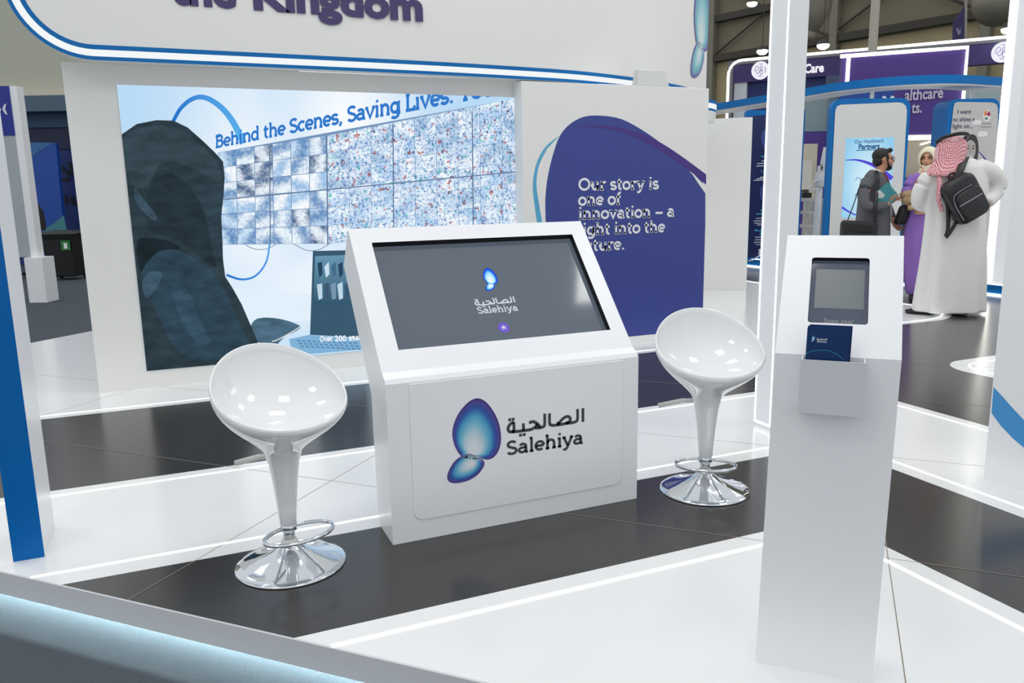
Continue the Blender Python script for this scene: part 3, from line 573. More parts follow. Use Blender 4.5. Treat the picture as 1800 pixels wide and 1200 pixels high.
# ================================================================== bar stools
PLAST = mat('white_gloss_plastic', (234, 236, 236), .09, spec=.5, coat=.6); CHROME = mat('chrome', (214, 218, 222), .06, metal=1.0); SATIN = mat('satin_white_plastic', (222, 222, 216), .4)
def make_stool(loc, label):
    t = thing('bar_stool', label, 'bar stool', loc, 0, 'white egg-shaped bar stools by the kiosk')
    mb = MB(); mb.lathe([(.0, 0), (.192, 0), (.1935, .004), (.190, .008), (.165, .014), (.125, .026), (.085, .042), (.055, .058), (.038, .072), (.031, .080)], 64); obj('base', mb, CHROME, t, local=True, smooth=True)
    mb = MB(); mb.lathe([(.030, .079), (.030, .088), (.025, .096), (.021, .098)], 32); obj('collar', mb, SATIN, t, local=True, smooth=True)
    mb = MB(); mb.lathe([(.021, .097), (.021, .175)], 32); obj('column', mb, CHROME, t, local=True, smooth=True)
    mb = MB(); ring = [(.125 * cos(a_ * pi / 24), -.078 + .078 * sin(a_ * pi / 24), .140) for a_ in range(48)]; mb.tube(ring, .0075, 10, closed=True); mb.lathe([(.027, .128), (.029, .130), (.029, .152), (.027, .154)], 32); obj('footrest', mb, CHROME, t, local=True, smooth=True)
    mb = MB(); mb.tube([(-.02, .02, .40), (-.075, .085, .385), (-.150, .172, .345)], [(.009, .007), (.010, .007), (.011, .006)], 10); obj('lever', mb, SATIN, t, local=True, smooth=True)
    # seat shell: trumpet stem flaring into a tilted egg-shaped bowl
    N = 72; rim = []; 
    for i in range(N):
        a_ = 2 * pi * i / N; c_, s_ = cos(a_), sin(a_)      # c_ = 1 at the front lip
        rim.append(V((.228 * s_ * (1 + .06 * c_), -.195 * c_ - (.012 if c_ > 0 else 0) * c_, .655 - .112 * c_ + .012 * (c_ * c_ - .5))))
    rs = []
    for r, z in ((.0, .153), (.026, .153), (.030, .156), (.033, .20), (.038, .26), (.044, .32), (.052, .375), (.063, .42)): rs.append([V((r * sin(2 * pi * i / N), -r * cos(2 * pi * i / N), z)) for i in range(N)])
    for k in range(1, 15):
        q = k / 14; row = []
        for i in range(N):
            a_ = 2 * pi * i / N; d = V((sin(a_), -cos(a_), 0)); p0 = V((0, 0, .42)) + d * .063; c_ = cos(a_)
            pa = V((0, 0, .475 - .012 * c_)) + d * .088; pr = rim[i]; pb = pr + V((0, 0, -.07 + .035 * c_)) + V((pr.x, pr.y, 0)) * (.10 - .02 * c_)
            row.append(p0 * (1 - q) ** 3 + pa * 3 * q * (1 - q) ** 2 + pb * 3 * q * q * (1 - q) + pr * q ** 3)
        rs.append(row)
    rs.append([p + V((-p.x * .012, -p.y * .012, .004)) for p in rim]); rs.append([p + V((-p.x * .03, -p.y * .03, .002)) for p in rim])
    for k in range(1, 15):
        q = k / 14; row = []
        for i in range(N):
            c_ = cos(2 * pi * i / N); pr = rim[i] + V((-rim[i].x * .03, -rim[i].y * .03, 0)); ctr = V((0, .005, .520)); pa = pr + V((0, 0, -.06 + .04 * c_)) + V((pr.x, pr.y, 0)) * .03; pb = V((pr.x * .62, pr.y * .62, .522 + (.02 if c_ < 0 else 0) * c_ * c_))
            row.append(pr * (1 - q) ** 3 + pa * 3 * q * (1 - q) ** 2 + pb * 3 * q * q * (1 - q) + ctr * q ** 3)
        rs.append(row)
    mb = MB(); mb.rings(rs[1:-1]); mb.add(rs[-2] + [V((0, .005, .520))], [(i, (i + 1) % N, N) for i in range(N)]); obj('seat', mb, PLAST, t, local=True, smooth=True)
    return t
c = on_z(512, 990); s1_ = make_stool((c.x, c.y, 0), 'glossy white egg-shaped bar stool to the left of the kiosk')
c = on_z(1238, 860); s2_ = dup(s1_, (c.x, c.y, 0), radians(-17), 'glossy white egg-shaped bar stool to the right of the kiosk')
s1_.rotation_euler = (0, 0, radians(16))
for s_, a_, b_ in ((s1_, 4, -16), (s2_, -18, 5)):   # footrest ring and lever swivel on their own
    for ch in s_.children:
        if ch.name.startswith('footrest'): ch.rotation_euler = (0, 0, radians(a_))
        if ch.name.startswith('lever'): ch.rotation_euler = (0, 0, radians(b_))

# ================================================================== leaflet stand with tablet
s0 = V((1.398, 1.590, 0)); T = V((.7071, -.7071, 0)); W_ = V((.7071, .7071, 0)); SW = .297
def sd_(u, w, z): return s0 + T * (u + .016 * z) + W_ * w + V((0, 0, z))
stn = thing('leaflet_stand', 'tall narrow white stand with a sloping head holding a tablet and leaflets', 'stand', tuple(sd_(SW / 2, .08, 0)))
KP = [(0, 0), (.022, .874), (.284, 1.163), (.335, 1.115), (.15, .84), (.15, 0)]
mb = MB(); A = [sd_(0, *p) for p in KP]; B = [sd_(SW, *p) for p in KP]; n = len(KP); mb.add(A, [tuple(range(n))]); mb.add(B, [tuple(range(n))])
for i in range(n):
    if i != 1: mb.add([A[i], B[i], B[(i + 1) % n], A[(i + 1) % n]], [(0, 1, 2, 3)])
D_ = (A[2] - A[1]).normalized(); Tn = (B[1] - A[1]).normalized(); Nn = Tn.cross(D_).normalized()
if Nn.dot(CAMP - A[1]) < 0: Nn = -Nn
D_ = (D_ - Tn * D_.dot(Tn)).normalized()
def st_px(px, py, d=0): q = on_plane(px, py, A[1] + Nn * d, Nn) - A[1]; return q.dot(Tn), q.dot(D_)
def st_pt(u, s, d=0): return A[1] + Tn * u + D_ * s + Nn * d
cs_ = [st_px(*p) for p in ((1429, 452), (1530.5, 454), (1524, 571), (1418, 566))]
u0 = (cs_[0][0] + cs_[3][0]) / 2; u1 = (cs_[1][0] + cs_[2][0]) / 2; v1 = (cs_[0][1] + cs_[1][1]) / 2; v0 = (cs_[2][1] + cs_[3][1]) / 2
RR = rrect(u1 - u0, v1 - v0, .008, 5, (u0 + u1) / 2, (v0 + v1) / 2); inner = [st_pt(x, y) for x, y in RR]; hole_face(mb, [A[1], B[1], B[2], A[2]], inner)
obj('stand_body', mb, WHITE2, stn)
mb = MB(); dp = [st_pt(x, y, -.014) for x, y in RR]; n = len(RR)
for i in range(n): mb.add([inner[i], inner[(i + 1) % n], dp[(i + 1) % n], dp[i]], [(0, 1, 2, 3)])
obj('tablet_surround', mb, MATS['bezel_black'], stn)
TAB = mat('tablet_glass', (52, 58, 70), .06, spec=.6); _b = TAB.node_tree.nodes['Principled BSDF']; _b.inputs['Emission Color'].default_value = lin((66, 74, 92)) + (1,); _b.inputs['Emission Strength'].default_value = .5
mb = MB(); mb.prism([st_pt(x * 1.0, y, -.022) for x, y in rrect(u1 - u0 + .01, v1 - v0 + .01, .008, 5, (u0 + u1) / 2, (v0 + v1) / 2)], Nn * .0082); tab = obj('tablet', mb, TAB, stn)
def tpt(u, v, d=.0006): return st_pt(u0 + (u1 - u0) * u, v0 + (v1 - v0) * v, -.0138 + d)
mb = MB(); mb.poly([tpt(.09, .86), tpt(.93, .86), tpt(.93, .26), tpt(.09, .26)]); obj('code_field', mb, mat('code_grey', (104, 112, 116), .3), tab)
mb = MB(); font_text(mb, 'Scan me!', .02, lambda X, Y: tpt(0, 0) + Tn * X + D_ * Y, (u1 - u0) * .27, (v1 - v0) * .045, .0006, fit=(u1 - u0) * .5); obj('lettering', mb, mat('scan_grey', (120, 124, 130), .4), tab)
# holder on the front and the leaflets in it
wf = -.036; hz = lambda px, py: on_plane(px, py, sd_(0, wf, 0), W_)
q = [hz(1409, 626), hz(1523, 634), hz(1514, 734), hz(1402.6, 724.6)]
uz = [((p - s0).dot(T) - .016 * p.z, p.z) for p in q]; a0 = (uz[0][0] + uz[3][0]) / 2; a1 = (uz[1][0] + uz[2][0]) / 2; zt = (uz[0][1] + uz[1][1]) / 2; zb_ = (uz[2][1] + uz[3][1]) / 2
mb = MB(); zt = min(zt, .873)
def plate(x0, x1, w0, w1, z0, z1): mb.add([sd_(u, w, z) for z in (z0, z1) for u, w in ((x0, w0), (x1, w0), (x1, w1), (x0, w1))], [(0, 3, 2, 1), (4, 5, 6, 7), (0, 1, 5, 4), (1, 2, 6, 5), (2, 3, 7, 6), (3, 0, 4, 7)])
plate(a0, a1, wf, wf + .004, zb_, zt); plate(a0, a0 + .004, wf + .004, .018, zb_, zt); plate(a1 - .004, a1, wf + .004, .018, zb_, zt); plate(a0 + .004, a1 - .004, wf + .004, .018, zb_, zb_ + .004)
obj('leaflet_holder', mb, mat('holder_white', (214, 218, 220), .35), stn)
wl = -.012; lp = lambda px, py: on_plane(px, py, sd_(0, wl, 0), W_)
p = [lp(1419.5, 575), lp(1495, 579)]; uu = [((k - s0).dot(T) - .016 * k.z) for k in p]; lz = (p[0].z + p[1].z) / 2; lw = uu[1] - uu[0]
for k in range(4):
    w0 = wl + .0035 * k; dz = (0, .004, .007, .003)[k]; du = (0, .003, .005, .001)[k]; zb2 = zb_ + .005
    lf = thing('leaflet', ['dark blue leaflet with an emblem at the front of the stand pocket', 'dark blue leaflet second from the front in the stand pocket', 'dark blue leaflet third from the front in the stand pocket', 'dark blue leaflet at the back of the stand pocket'][k], 'leaflet', tuple(sd_(uu[0] + du, w0, zb2)), 0, 'leaflets in the stand pocket')
    mb = MB(); plate(uu[0] + du, uu[1] + du, w0, w0 + .0025, zb2, lz + dz); obj('sheet', mb, mat('leaflet_navy', (16, 52, 104), .3, noise=(12, .35)), lf)
    fq = lambda u, v, d=.0004: sd_(uu[0] + du + lw * u, w0 - d, lz + dz - lw * v)
    if k == 0:
        mb = MB(); butterfly(mb, lambda a_, b_: fq(.10 + (a_ - 40) / 940 * .17, .18 + (b_ - 125) / 940 * .19)); obj('emblem', mb, vcol('emblem_print'), lf)
        mb = MB(); arabic(mb, lambda X, Y: fq(.24, .30) + (T * X + V((0, 0, Y))) * lw * .24, .05); obj('lettering', mb, MATS['print_white'], lf); mb = MB(); slab_text(mb, 'Salehiya', .0085 * .72, lambda X, Y: fq(.24, .365) + T * X + V((0, 0, Y))); obj('lettering', mb, MATS['print_white'], lf)
        mb = MB(); cvs = [(.0, .66), (.15, .59), (.35, .55), (.55, .56), (.75, .64), (.9, .78), (.97, .92)]; c2 = [(u, v + .018) for u, v in cvs]; n = len(cvs); mb.add([fq(*q) for q in cvs] + [fq(*q) for q in c2], [(i, i + 1, n + i + 1, n + i) for i in range(n - 1)]); obj('printed_arc', mb, mat('arc_cyan', (40, 140, 190), .3), lf)
# ================================================================== BEYOND THE BOOTH (built along the viewing axes EX / EY)
def vx(px, py, D): p = ahead(px, py, D); return p.dot(EX), p.z
def vp(x, D, z): return EX * x + EY * D + V((0, 0, z))
def vbox(mb, x0, x1, D0, D1, z0, z1):
    return mb.add([vp(x, D, z) for z in (z0, z1) for x, D in ((x0, D0), (x1, D0), (x1, D1), (x0, D1))], [(0, 3, 2, 1), (4, 5, 6, 7), (0, 1, 5, 4), (1, 2, 6, 5), (2, 3, 7, 6), (3, 0, 4, 7)])
def pbox(mb, px0, py0, px1, py1, D, dep):
    """box whose front fills a pixel rectangle at distance D"""
    x0, z1 = vx(px0, py0, D); x1, _ = vx(px1, py0, D); xb, z0 = vx(px0, py1, D); xb1, _ = vx(px1, py1, D)
    return vbox(mb, (x0 + xb) / 2, (x1 + xb1) / 2, D, D + dep, z0, z1)
def ppoly(mb, pts, D, cols=None): return mb.poly([ahead(x, y, D) for x, y in pts], cols)
def vthing(name, label, cat, px, py, D, z=0.0, group=None, turn=0.0):
    p = ahead(px, py, D); return thing(name, label, cat, (p.x, p.y, z), -HEAD + turn, group)
# hall walls
CLAD = mat('hall_cladding', (124, 119, 98), .8, noise=(.6, .12)); CLADT = mat('hall_cladding_tan_lit', (176, 162, 126), .8, noise=(.6, .1)); BEAM = mat('hall_beam', (64, 60, 52), .7); CLADL = mat('hall_cladding_pale_lit', (186, 188, 172), .8)  # paler left and lower tones put the hall's brighter light into the colour
hwA, hwB = ahead(1180, 300, 39), ahead(1980, 300, 25)
hwd = V((hwB.x - hwA.x, hwB.y - hwA.y, 0)); hwl = hwd.length; hwd.normalize(); hwn = V((hwd.y, -hwd.x, 0))
def hw(s, z, o=0.0): return V((hwA.x, hwA.y, 0)) + hwd * s + hwn * o + V((0, 0, z))
def hwbox(mb, s0, s1, z0, z1, o0=0, o1=.2): return mb.add([hw(s, z, o) for z in (z0, z1) for s, o in ((s0, o0), (s1, o0), (s1, o1), (s0, o1))], [(0, 3, 2, 1), (4, 5, 6, 7), (0, 1, 5, 4), (1, 2, 6, 5), (2, 3, 7, 6), (3, 0, 4, 7)])
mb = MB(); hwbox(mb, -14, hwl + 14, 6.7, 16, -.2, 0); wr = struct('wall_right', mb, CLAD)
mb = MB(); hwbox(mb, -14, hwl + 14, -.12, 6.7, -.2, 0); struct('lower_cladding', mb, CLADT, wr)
for z in (6.75, 8.4, 9.95): mb = MB(); hwbox(mb, -14, hwl + 14, z, z + .28, .0, .3); struct('beam', mb, BEAM, wr)
for s in (-9, -3.5, 2.2, 8, 13.5, hwl - 1): mb = MB(); hwbox(mb, s, s + .3, -.12, 15, .0, .35); struct('hall_post', mb, mat('hall_steel', (128, 124, 110), .6), wr)
for s, e in ((2.4, 7.9), (7.9, 13.4), (-3.2, 2.2)):
    for a_, b_ in (((s, 7.0), (e, 10.0)), ((e, 7.0), (s, 10.0))): mb = MB(); mb.tube([hw(a_[0], a_[1], .18), hw(b_[0], b_[1], .18)], .045, 6); struct('brace', mb, BEAM, wr)
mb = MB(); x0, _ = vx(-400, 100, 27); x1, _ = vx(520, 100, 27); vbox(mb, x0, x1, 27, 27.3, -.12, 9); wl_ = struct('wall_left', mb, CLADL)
x0, zz = vx(20, 163, 26.5); x1, _ = vx(200, 170, 26.5); mb = MB(); vbox(mb, x0 - 3, x1, 26.6, 26.95, zz - .15, zz + .12); struct('beam', mb, mat('rail_cream', (214, 208, 190), .6), wl_)
# hall lamps and floodlights
FL = glow('flood_white', (240, 250, 255), 14); WL = glow('highbay_warm', (255, 238, 205), 9)
def lamp(px, py, D, r, label, m, cable=True):
    p = ahead(px, py, D); t = vthing('floodlight' if m is FL else 'high_bay_lamp', label, 'lamp', px, py, D, p.z)
    mb = MB(); mb.lathe([(r * .6, r * .75), (r, .0)], 20, p + V((0, 0, .02))); obj('lamp_housing', mb, BEAM, t)
    mb = MB(); mb.ball(p, r * .95, r * .95, r * .62, 16); obj('lamp_glass', mb, m, t)
    mb = MB(); mb.tube([p + V((0, 0, r * .7)), p + V((0, 0, 4.5))], .012, 6); obj('hanger', mb, BEAM, t)
lamp(1322, 6, 31, .20, 'warm high bay lamp hanging high in the hall left of the lit pillar', WL)
lamp(1340, 90, 23.5, .16, 'bright floodlight above the purple fascia left of the lit pillar', FL)
lamp(1447, 80, 21.6, .16, 'bright floodlight above the purple fascia right of the lit pillar', FL)
lamp(1773, 52, 18.6, .16, 'bright floodlight above the round emblem at the right end of the purple fascia', FL)
# air ducts
DUCT = mat('duct_silver', (132, 128, 114), .45)
t = vthing('air_duct', 'wide silver air duct dropping beside the lit pillar', 'air duct', 1436, 40, 27, ahead(1436, 78, 27).z)
mb = MB(); mb.tube([ahead(1438, -160, 27), ahead(1436, -60, 27), ahead(1432, 20, 27), ahead(1424, 60, 27)], [.62, .62, .5, .2], 24); obj('duct_body', mb, DUCT, t, smooth=True)
mb = MB(); mb.tube([ahead(1424, 58, 27), ahead(1420, 72, 27)], [.24, .17], 24); obj('duct_nozzle', mb, DUCT, t, smooth=True)
t = vthing('air_duct', 'round-ended silver air duct high above the right end of the purple fascia', 'air duct', 1757, 0, 24, ahead(1757, 35, 24).z)
mb = MB(); mb.tube([ahead(1790, -160, 25), ahead(1757, -10, 24), ahead(1755, 5, 23.4)], [.70, .70, .66], 28); obj('duct_body', mb, DUCT, t, smooth=True)
mb = MB(); p = ahead(1755, 4, 23.4); mb.ball(p, .66, .66, .5, 24); obj('duct_cap', mb, DUCT, t, smooth=True)
# hanging banner and slim mast
t = vthing('hanging_banner', 'narrow dark purple banner hanging high beside a slim pole', 'banner', 1687, 60, 22, ahead(1687, 92, 22).z)
mb = MB(); ppoly(mb, [(1676, 40), (1696, 10), (1697, 90), (1674, 88)], 22); v0 = mb.v[:4]; mb = MB(); mb.prism(v0, EY * .03); obj('banner_cloth', mb, mat('banner_purple', (52, 46, 92), .7), t)
mb = MB(); ppoly(mb, [(1680, 52), (1684, 48), (1686, 54), (1690, 48), (1688, 60), (1684, 62)], 21.98); obj('banner_mark', mb, mat('mark_grey', (128, 124, 150), .7), t)
mb = MB(); mb.tube([ahead(1699, -60, 22), ahead(1696, 130, 22)], .035, 8); obj('banner_pole', mb, mat('hall_pole', (150, 146, 134), .5), t)
t = vthing('hall_column', 'slim pale grey hall column rising behind the purple fascia', 'column', 1525, 300, 24, -.12)
x0, _ = vx(1533, 100, 17.6); mb = MB(); mb.tube([vp(x0, 17.6, -.12), vp(x0, 17.6, 12)], .09, 14); obj('column_shaft', mb, mat('column_beige', (176, 172, 158), .5), t)
mb = MB(); mb.tube([vp(x0, 17.6, -.12), vp(x0, 17.6, .02)], .17, 14); obj('column_foot', mb, BEAM, t)
# purple fascia booth with lit edge
A0 = ahead(1283, 108, 22); B0 = on_z(1796, 63, A0.z); fd = V((B0.x - A0.x, B0.y - A0.y, 0)); FLn = fd.length; fd.normalize(); fn_ = V((fd.y, -fd.x, 0))
if fn_.dot(CAMP - A0) < 0: fn_ = -fn_
def fp_(s, z, o=0.0): return V((A0.x, A0.y, 0)) + fd * s + fn_ * o + V((0, 0, z))
def fpx(px, py, o=0.0):
    q = on_plane(px, py, A0 + fn_ * o, fn_); return (q - A0).dot(fd), q.z
def fbox(mb, s0, s1, z0, z1, o0, o1): return mb.add([fp_(s, z, o) for z in (z0, z1) for s, o in ((s0, o0), (s1, o0), (s1, o1), (s0, o1))], [(0, 3, 2, 1), (4, 5, 6, 7), (0, 1, 5, 4), (1, 2, 6, 5), (2, 3, 7, 6), (3, 0, 4, 7)])
PURP = mat('fascia_purple', (54, 38, 98), .5); PURP2 = mat('wall_purple', (72, 46, 128), .5); NAVY = mat('navy_panel', (18, 38, 104), .5)
ZF = A0.z; g = thing('purple_fascia', 'long purple booth fascia with a lit white edge and round white emblems', 'fascia', tuple(fp_(FLn / 2, -.12)), atan2(fd.y, fd.x))
zb_ = fpx(1300, 145)[1]
mb = MB(); fbox(mb, .10, FLn + 2, zb_, ZF - .10, -.3, 0); obj('fascia_board', mb, PURP, g)
mb = MB(); fbox(mb, -.05, .10, -.12, ZF, -.3, .02); fbox(mb, .10, FLn + 2, ZF - .10, ZF, -.3, .02); obj('fascia_frame', mb, mat('frame_grey', (96, 96, 104), .5), g)
LEDF = glow('led_fascia', (252, 252, 244), 2.6)
cr_ = .35; path = [(-.02, 0.0), (-.02, ZF - cr_)] + [(-.02 + cr_ - cr_ * cos(radians(a_)), ZF - cr_ + cr_ * sin(radians(a_))) for a_ in range(15, 91, 15)] + [(FLn + 2, ZF)]
mb = MB(); mb.tube([fp_(s, z, .05) for s, z in path], .032, 8); obj('light_strip', mb, LEDF, g)
def emblem_disc(px, py, rr):
    s, z = fpx(px, py); mb = MB(); mb.prism([fp_(s + rr * cos(2 * pi * k / 32), z + rr * sin(2 * pi * k / 32), .0) for k in range(32)], fn_ * .05); d = obj('round_emblem', mb, glow('emblem_white', (240, 240, 250), 1.0), g)
    mb = MB(); ln = []
    for c in ([(-.62, -.1), (-.55, .35), (-.3, .5), (-.2, .15), (-.45, -.05), (-.3, -.35), (-.05, -.1), (-.02, .25)], [(-.05, .2), (.05, .45), (.2, .4), (.12, .1), (-.02, -.25), (.15, -.5), (.3, -.2), (.15, 0), (.4, .1)], [(.45, .35), (.62, .1), (.5, -.3)], [(-.2, -.62), (.2, -.66)], [(-.15, .7), (.25, .66)]):
        ln.append(([(q.x, q.y) for q in catmull([V(p) for p in c], 4)], lambda q: fp_(s + q.x * rr, z + q.y * rr, .053)))
    mb.strokes(ln, .07); obj('emblem_script', mb, mat('script_violet', (150, 140, 190), .5), d)
emblem_disc(1337, 124, .225); emblem_disc(1762, 92, .225)
s1, z1 = fpx(1449, 126); s0, z0 = fpx(1300, 128); mb = MB(); font_text(mb, 'HealthCare', .30, lambda X, Y: fp_(X, z1 + Y * 1.0, .03), s1 - 1.09, 0, .012, fit=1.08); obj('lettering', mb, glow('letters_white', (240, 240, 246), 1.0), g)
mb = MB(); fbox(mb, .12, fpx(1312, 150)[0], -.12, zb_, -.28, -.05); obj('side_wall', mb, mat('side_grey', (196, 202, 208), .5), g)
mb = MB(); fbox(mb, fpx(1312, 150)[0], fpx(1500, 150)[0], -.12, zb_, -.30, -.2); obj('inner_wall', mb, NAVY, g)
mb = MB(); a_ = fpx(1452, 130); b_ = fpx(1500, 140); fbox(mb, a_[0], b_[0], zb_ - .3, zb_, -.04, .0); obj('lower_strip', mb, mat('strip_slate', (58, 74, 104), .4), g)
mb = MB(); a_ = fpx(1700, 115); b_ = fpx(1800, 150); fbox(mb, a_[0], b_[0], b_[1] - 1.2, zb_ - .35, -.25, -.02); obj('glass_panel', mb, mat('pale_teal', (150, 168, 170), .3), g)
# second portal with lit edge and purple wall
D2 = 16.2; g = vthing('purple_portal', 'purple exhibition wall with a lit white portal edge and grey healthcare lettering', 'booth wall', 1560, 300, D2, -.12)
mb = MB(); pbox(mb, 1478, 92, 1697, 238, D2, .12); obj('portal_wall', mb, PURP2, g)
mb = MB(); xa, _ = vx(1410, 300, D2); xb, zt = vx(1478, 232, D2); vbox(mb, xa, xb, D2, D2 + .12, -.12, zt); obj('lower_wall', mb, PURP2, g)
mb = MB(); xa, zt = vx(1410, 166, D2); xb, zb_ = vx(1478, 230, D2); vbox(mb, xa, xb, D2 + .02, D2 + .06, zb_, zt); obj('glazed_panel', mb, mat('grey_glazing', (118, 138, 142), .15, spec=.6), g)
q = [ahead(1478, 99, D2 - .03), ahead(1701, 83, D2 - .03), ahead(1690, 210, D2 - .03)]
mb = MB(); mb.tube(q, .036, 8); obj('light_strip', mb, LEDF, g)
mb = MB(); mb.tube([ahead(1492, 100, D2 - .03), ahead(1489, 146, D2 - .03)], .035, 8); obj('light_strip', mb, LEDF, g)
mb = MB(); pbox(mb, 1474, 152, 1566, 330, D2 - .3, .06); obj('blue_board', mb, mat('board_blue', (6, 66, 150), .4), g)
mb = MB(); p = ahead(1589, 177, D2 - .02); w_ = vx(1656, 170, D2)[0] - vx(1589, 170, D2)[0]
font_text(mb, 'althcare', .30, lambda X, Y: p + EX * X + V((0, 0, Y + X * .06)) - EY * .02, 0, 0, .006, fit=w_); obj('lettering', mb, mat('letters_lilac', (196, 188, 206), .6), g)
mb = MB(); p = ahead(1601, 199, D2 - .02); w_ = vx(1619, 170, D2)[0] - vx(1601, 170, D2)[0]
font_text(mb, 'ts.', .30, lambda X, Y: p + EX * X + V((0, 0, Y + X * .06)) - EY * .02, 0, 0, .006, fit=w_); obj('lettering', mb, MATS['letters_lilac'], g)
mb = MB(); p = ahead(1561, 173, D2 - .36)
for s_ in (-1, 1): mb.prism([p + EX * (s_ * .02) + V((0, 0, .0)), p + EX * (s_ * .07) + V((0, 0, .05)), p + EX * (s_ * .12) + V((0, 0, .03)), p + EX * (s_ * .08) + V((0, 0, -.05)), p + EX * (s_ * .03) + V((0, 0, -.06))], -EY * .01)
obj('board_mark', mb, mat('mark_white', (222, 228, 238), .5), g)
mb = MB(); pbox(mb, 1590, 238, 1645, 246, D2 - .02, .1); obj('light_bar', mb, LEDF, g)
mb = MB(); pbox(mb, 1590, 246, 1650, 312, D2 + .3, .05); obj('room_wall', mb, mat('room_beige', (182, 172, 152), .7), g)
for k in range(3): mb = MB(); pbox(mb, 1618 + k * 7, 252 - k * 2, 1624 + k * 7, 254.5 - k * 2, D2 + .28, .02); obj('ceiling_spot', mb, LEDF, g)
mb = MB(); pbox(mb, 1590, 312, 1650, 420, D2 + .2, .1); obj('dark_counter', mb, BLACK, g)
mb = MB(); pbox(mb, 1405, 253, 1435, 350, D2 - .06, .04); obj('doorway', mb, mat('door_cream', (196, 188, 168), .6), g)
mb = MB(); pbox(mb, 1408, 282, 1427, 338, D2 - .12, .05); obj('cream_cabinet', mb, mat('cab_cream', (206, 202, 190), .5), g)
# ring canopy: blue band with white underside on slim posts
RC = [(9.42, 16.0), (9.42, 12.4), (9.40, 11.0), (9.39, 10.06), (9.40, 9.45), (9.62, 8.82), (10.05, 8.43), (10.6, 8.27), (11.9, 8.30), (16, 8.36)]
RC = catmull([V(p) for p in RC], 6); rg = thing('ring_canopy', 'wide overhead ring with a blue band and white underside above the tall totems', 'canopy', (9.6, 9.0, .13))
def ring_band(name, z0, z1, o0, o1, m):
    n = len(RC); r = []
    for i, p in enumerate(RC):
        d = (RC[min(i + 1, n - 1)] - RC[max(i - 1, 0)]).normalized(); nn = V((-d.y, d.x)); r.append([V((p.x + nn.x * o, p.y + nn.y * o, z)) for o, z in ((o0, z0), (o1, z0), (o1, z1), (o0, z1))])
    mb = MB(); mb.rings(r); return obj(name, mb, m, rg)
ring_band('blue_band', 2.685, 2.80, 0, .02, mat('canopy_blue', (0, 112, 184), .45, spec=.25)); ring_band('white_underside', 2.665, 2.79, .021, .50, WHITE)
for px, D in ((1533, 12.2), (1709, 12.55)):
    x0, _ = vx(px, 165, D); mb = MB(); mb.tube([vp(x0, D, .13), vp(x0, D, 2.67)], .03, 10); obj('post', mb, WHITE, rg)
# raised stage
mb = MB(); mb.prism(outline([(8.87, 4.6), (18, 4.6), (18, 16), (8.87, 16)], 0.0), (0, 0, .13)); stg = struct('stage', mb, WHT)
mb = MB(); mb.box(8.855, 4.6, .018, 8.869, 16, .118); struct('stage_fascia', mb, BLUE, stg)
strip([(8.85, 4.6), (8.85, 15.5)], .03, .0003, .016, par=stg); mb = MB(); mb.box(8.852, 4.6, .119, 8.872, 16, .133); struct('light_strip', mb, LED, stg)
# short white wall behind the story panel
a_, b_ = V((6.28, 8.385, 0)), V((6.672, 8.055, 0)); d = (b_ - a_).normalized(); n_ = V((-d.y, d.x, 0)); mb = MB(); a2 = a_ - d * 1.7
mb.prism([a2, b_, b_ + n_ * .1, a2 + n_ * .1], (0, 0, 2.13)); tag(obj('white_partition', mb, MATS['wall_white']), 'plain white partition wall standing behind the right end of the story panel', 'partition')
# totems
FACE = mat('totem_face', (216, 217, 215), .4)
def totem(label, px0, px1, pyt, D, zb, dep, fr, top_r, side=0.0):
    """rounded blue slab; returns thing and a mapping (u 0..1, z metres from top) -> point just in front of its face"""
    x0, zt = vx(px0, pyt, D); x1, _ = vx(px1, pyt, D); x0b, _ = vx(px0, pyt, D); w = x1 - x0; h = zt - zb; cx = (x0 + x1) / 2
    p = vp(cx, D, zb); t = thing('totem', label, 'totem', tuple(p), -HEAD, None)
    def rp(w_, h_, r, off, lowr=.02):
        q = [(w_ / 2, 0), (w_ / 2, h_ - r)] + [(w_ / 2 - r + r * cos(radians(a_)), h_ - r + r * sin(radians(a_))) for a_ in range(15, 90, 15)] + [(w_ / 2 - r, h_), (-w_ / 2 + r, h_)] + [(-w_ / 2 + r - r * sin(radians(a_)), h_ - r + r * cos(radians(a_))) for a_ in range(15, 90, 15)] + [(-w_ / 2, h_ - r), (-w_ / 2, 0)]
        return [vp(cx + x, D + off, zb + z) for x, z in q]
    mb = MB(); mb.prism(rp(w, h, top_r, .006), EY * dep); obj('totem_body', mb, mat('totem_blue', (0, 108, 180), .45, spec=.25), t)
    return t, rp, w, h, lambda px, py, o=.002: ahead(px, py, D - o)
D = 11.3; t, rp, w, h, F_ = totem('white blue-rimmed totem with a lit partners screen behind the grey suit', 1463, 1602, 174, D, .13, .12, .07, .13)
fw = [(1591, 430), (1594, 195), (1592, 186), (1586, 181), (1578, 180), (1478, 184), (1471, 187), (1468, 195), (1456, 430)]
mb = MB(); mb.prism([ahead(x, y, D) for x, y in fw[1:-1]] + [ahead(1455, 452, D), ahead(1579, 449, D)], -EY * .006); obj('totem_face', mb, FACE, t)
S1 = [(1487, 243), (1572, 241), (1565, 381), (1479, 383)]
mb = MB(); nn = 8; vs = []; cs = []
for j in range(nn + 1):
    for i in range(nn + 1):
        u, v = i / nn, j / nn; q = bil(V(S1[0]), V(S1[1]), V(S1[3]), V(S1[2]), u, v); vs.append(F_(q.x, q.y, .009)); g_ = math.exp(-((u - .5) / .45) ** 2 - ((v - .55) / .5) ** 2); cs.append(tuple(a_ + (b_ - a_) * g_ for a_, b_ in zip(lin((132, 200, 236)), lin((214, 238, 250)))))
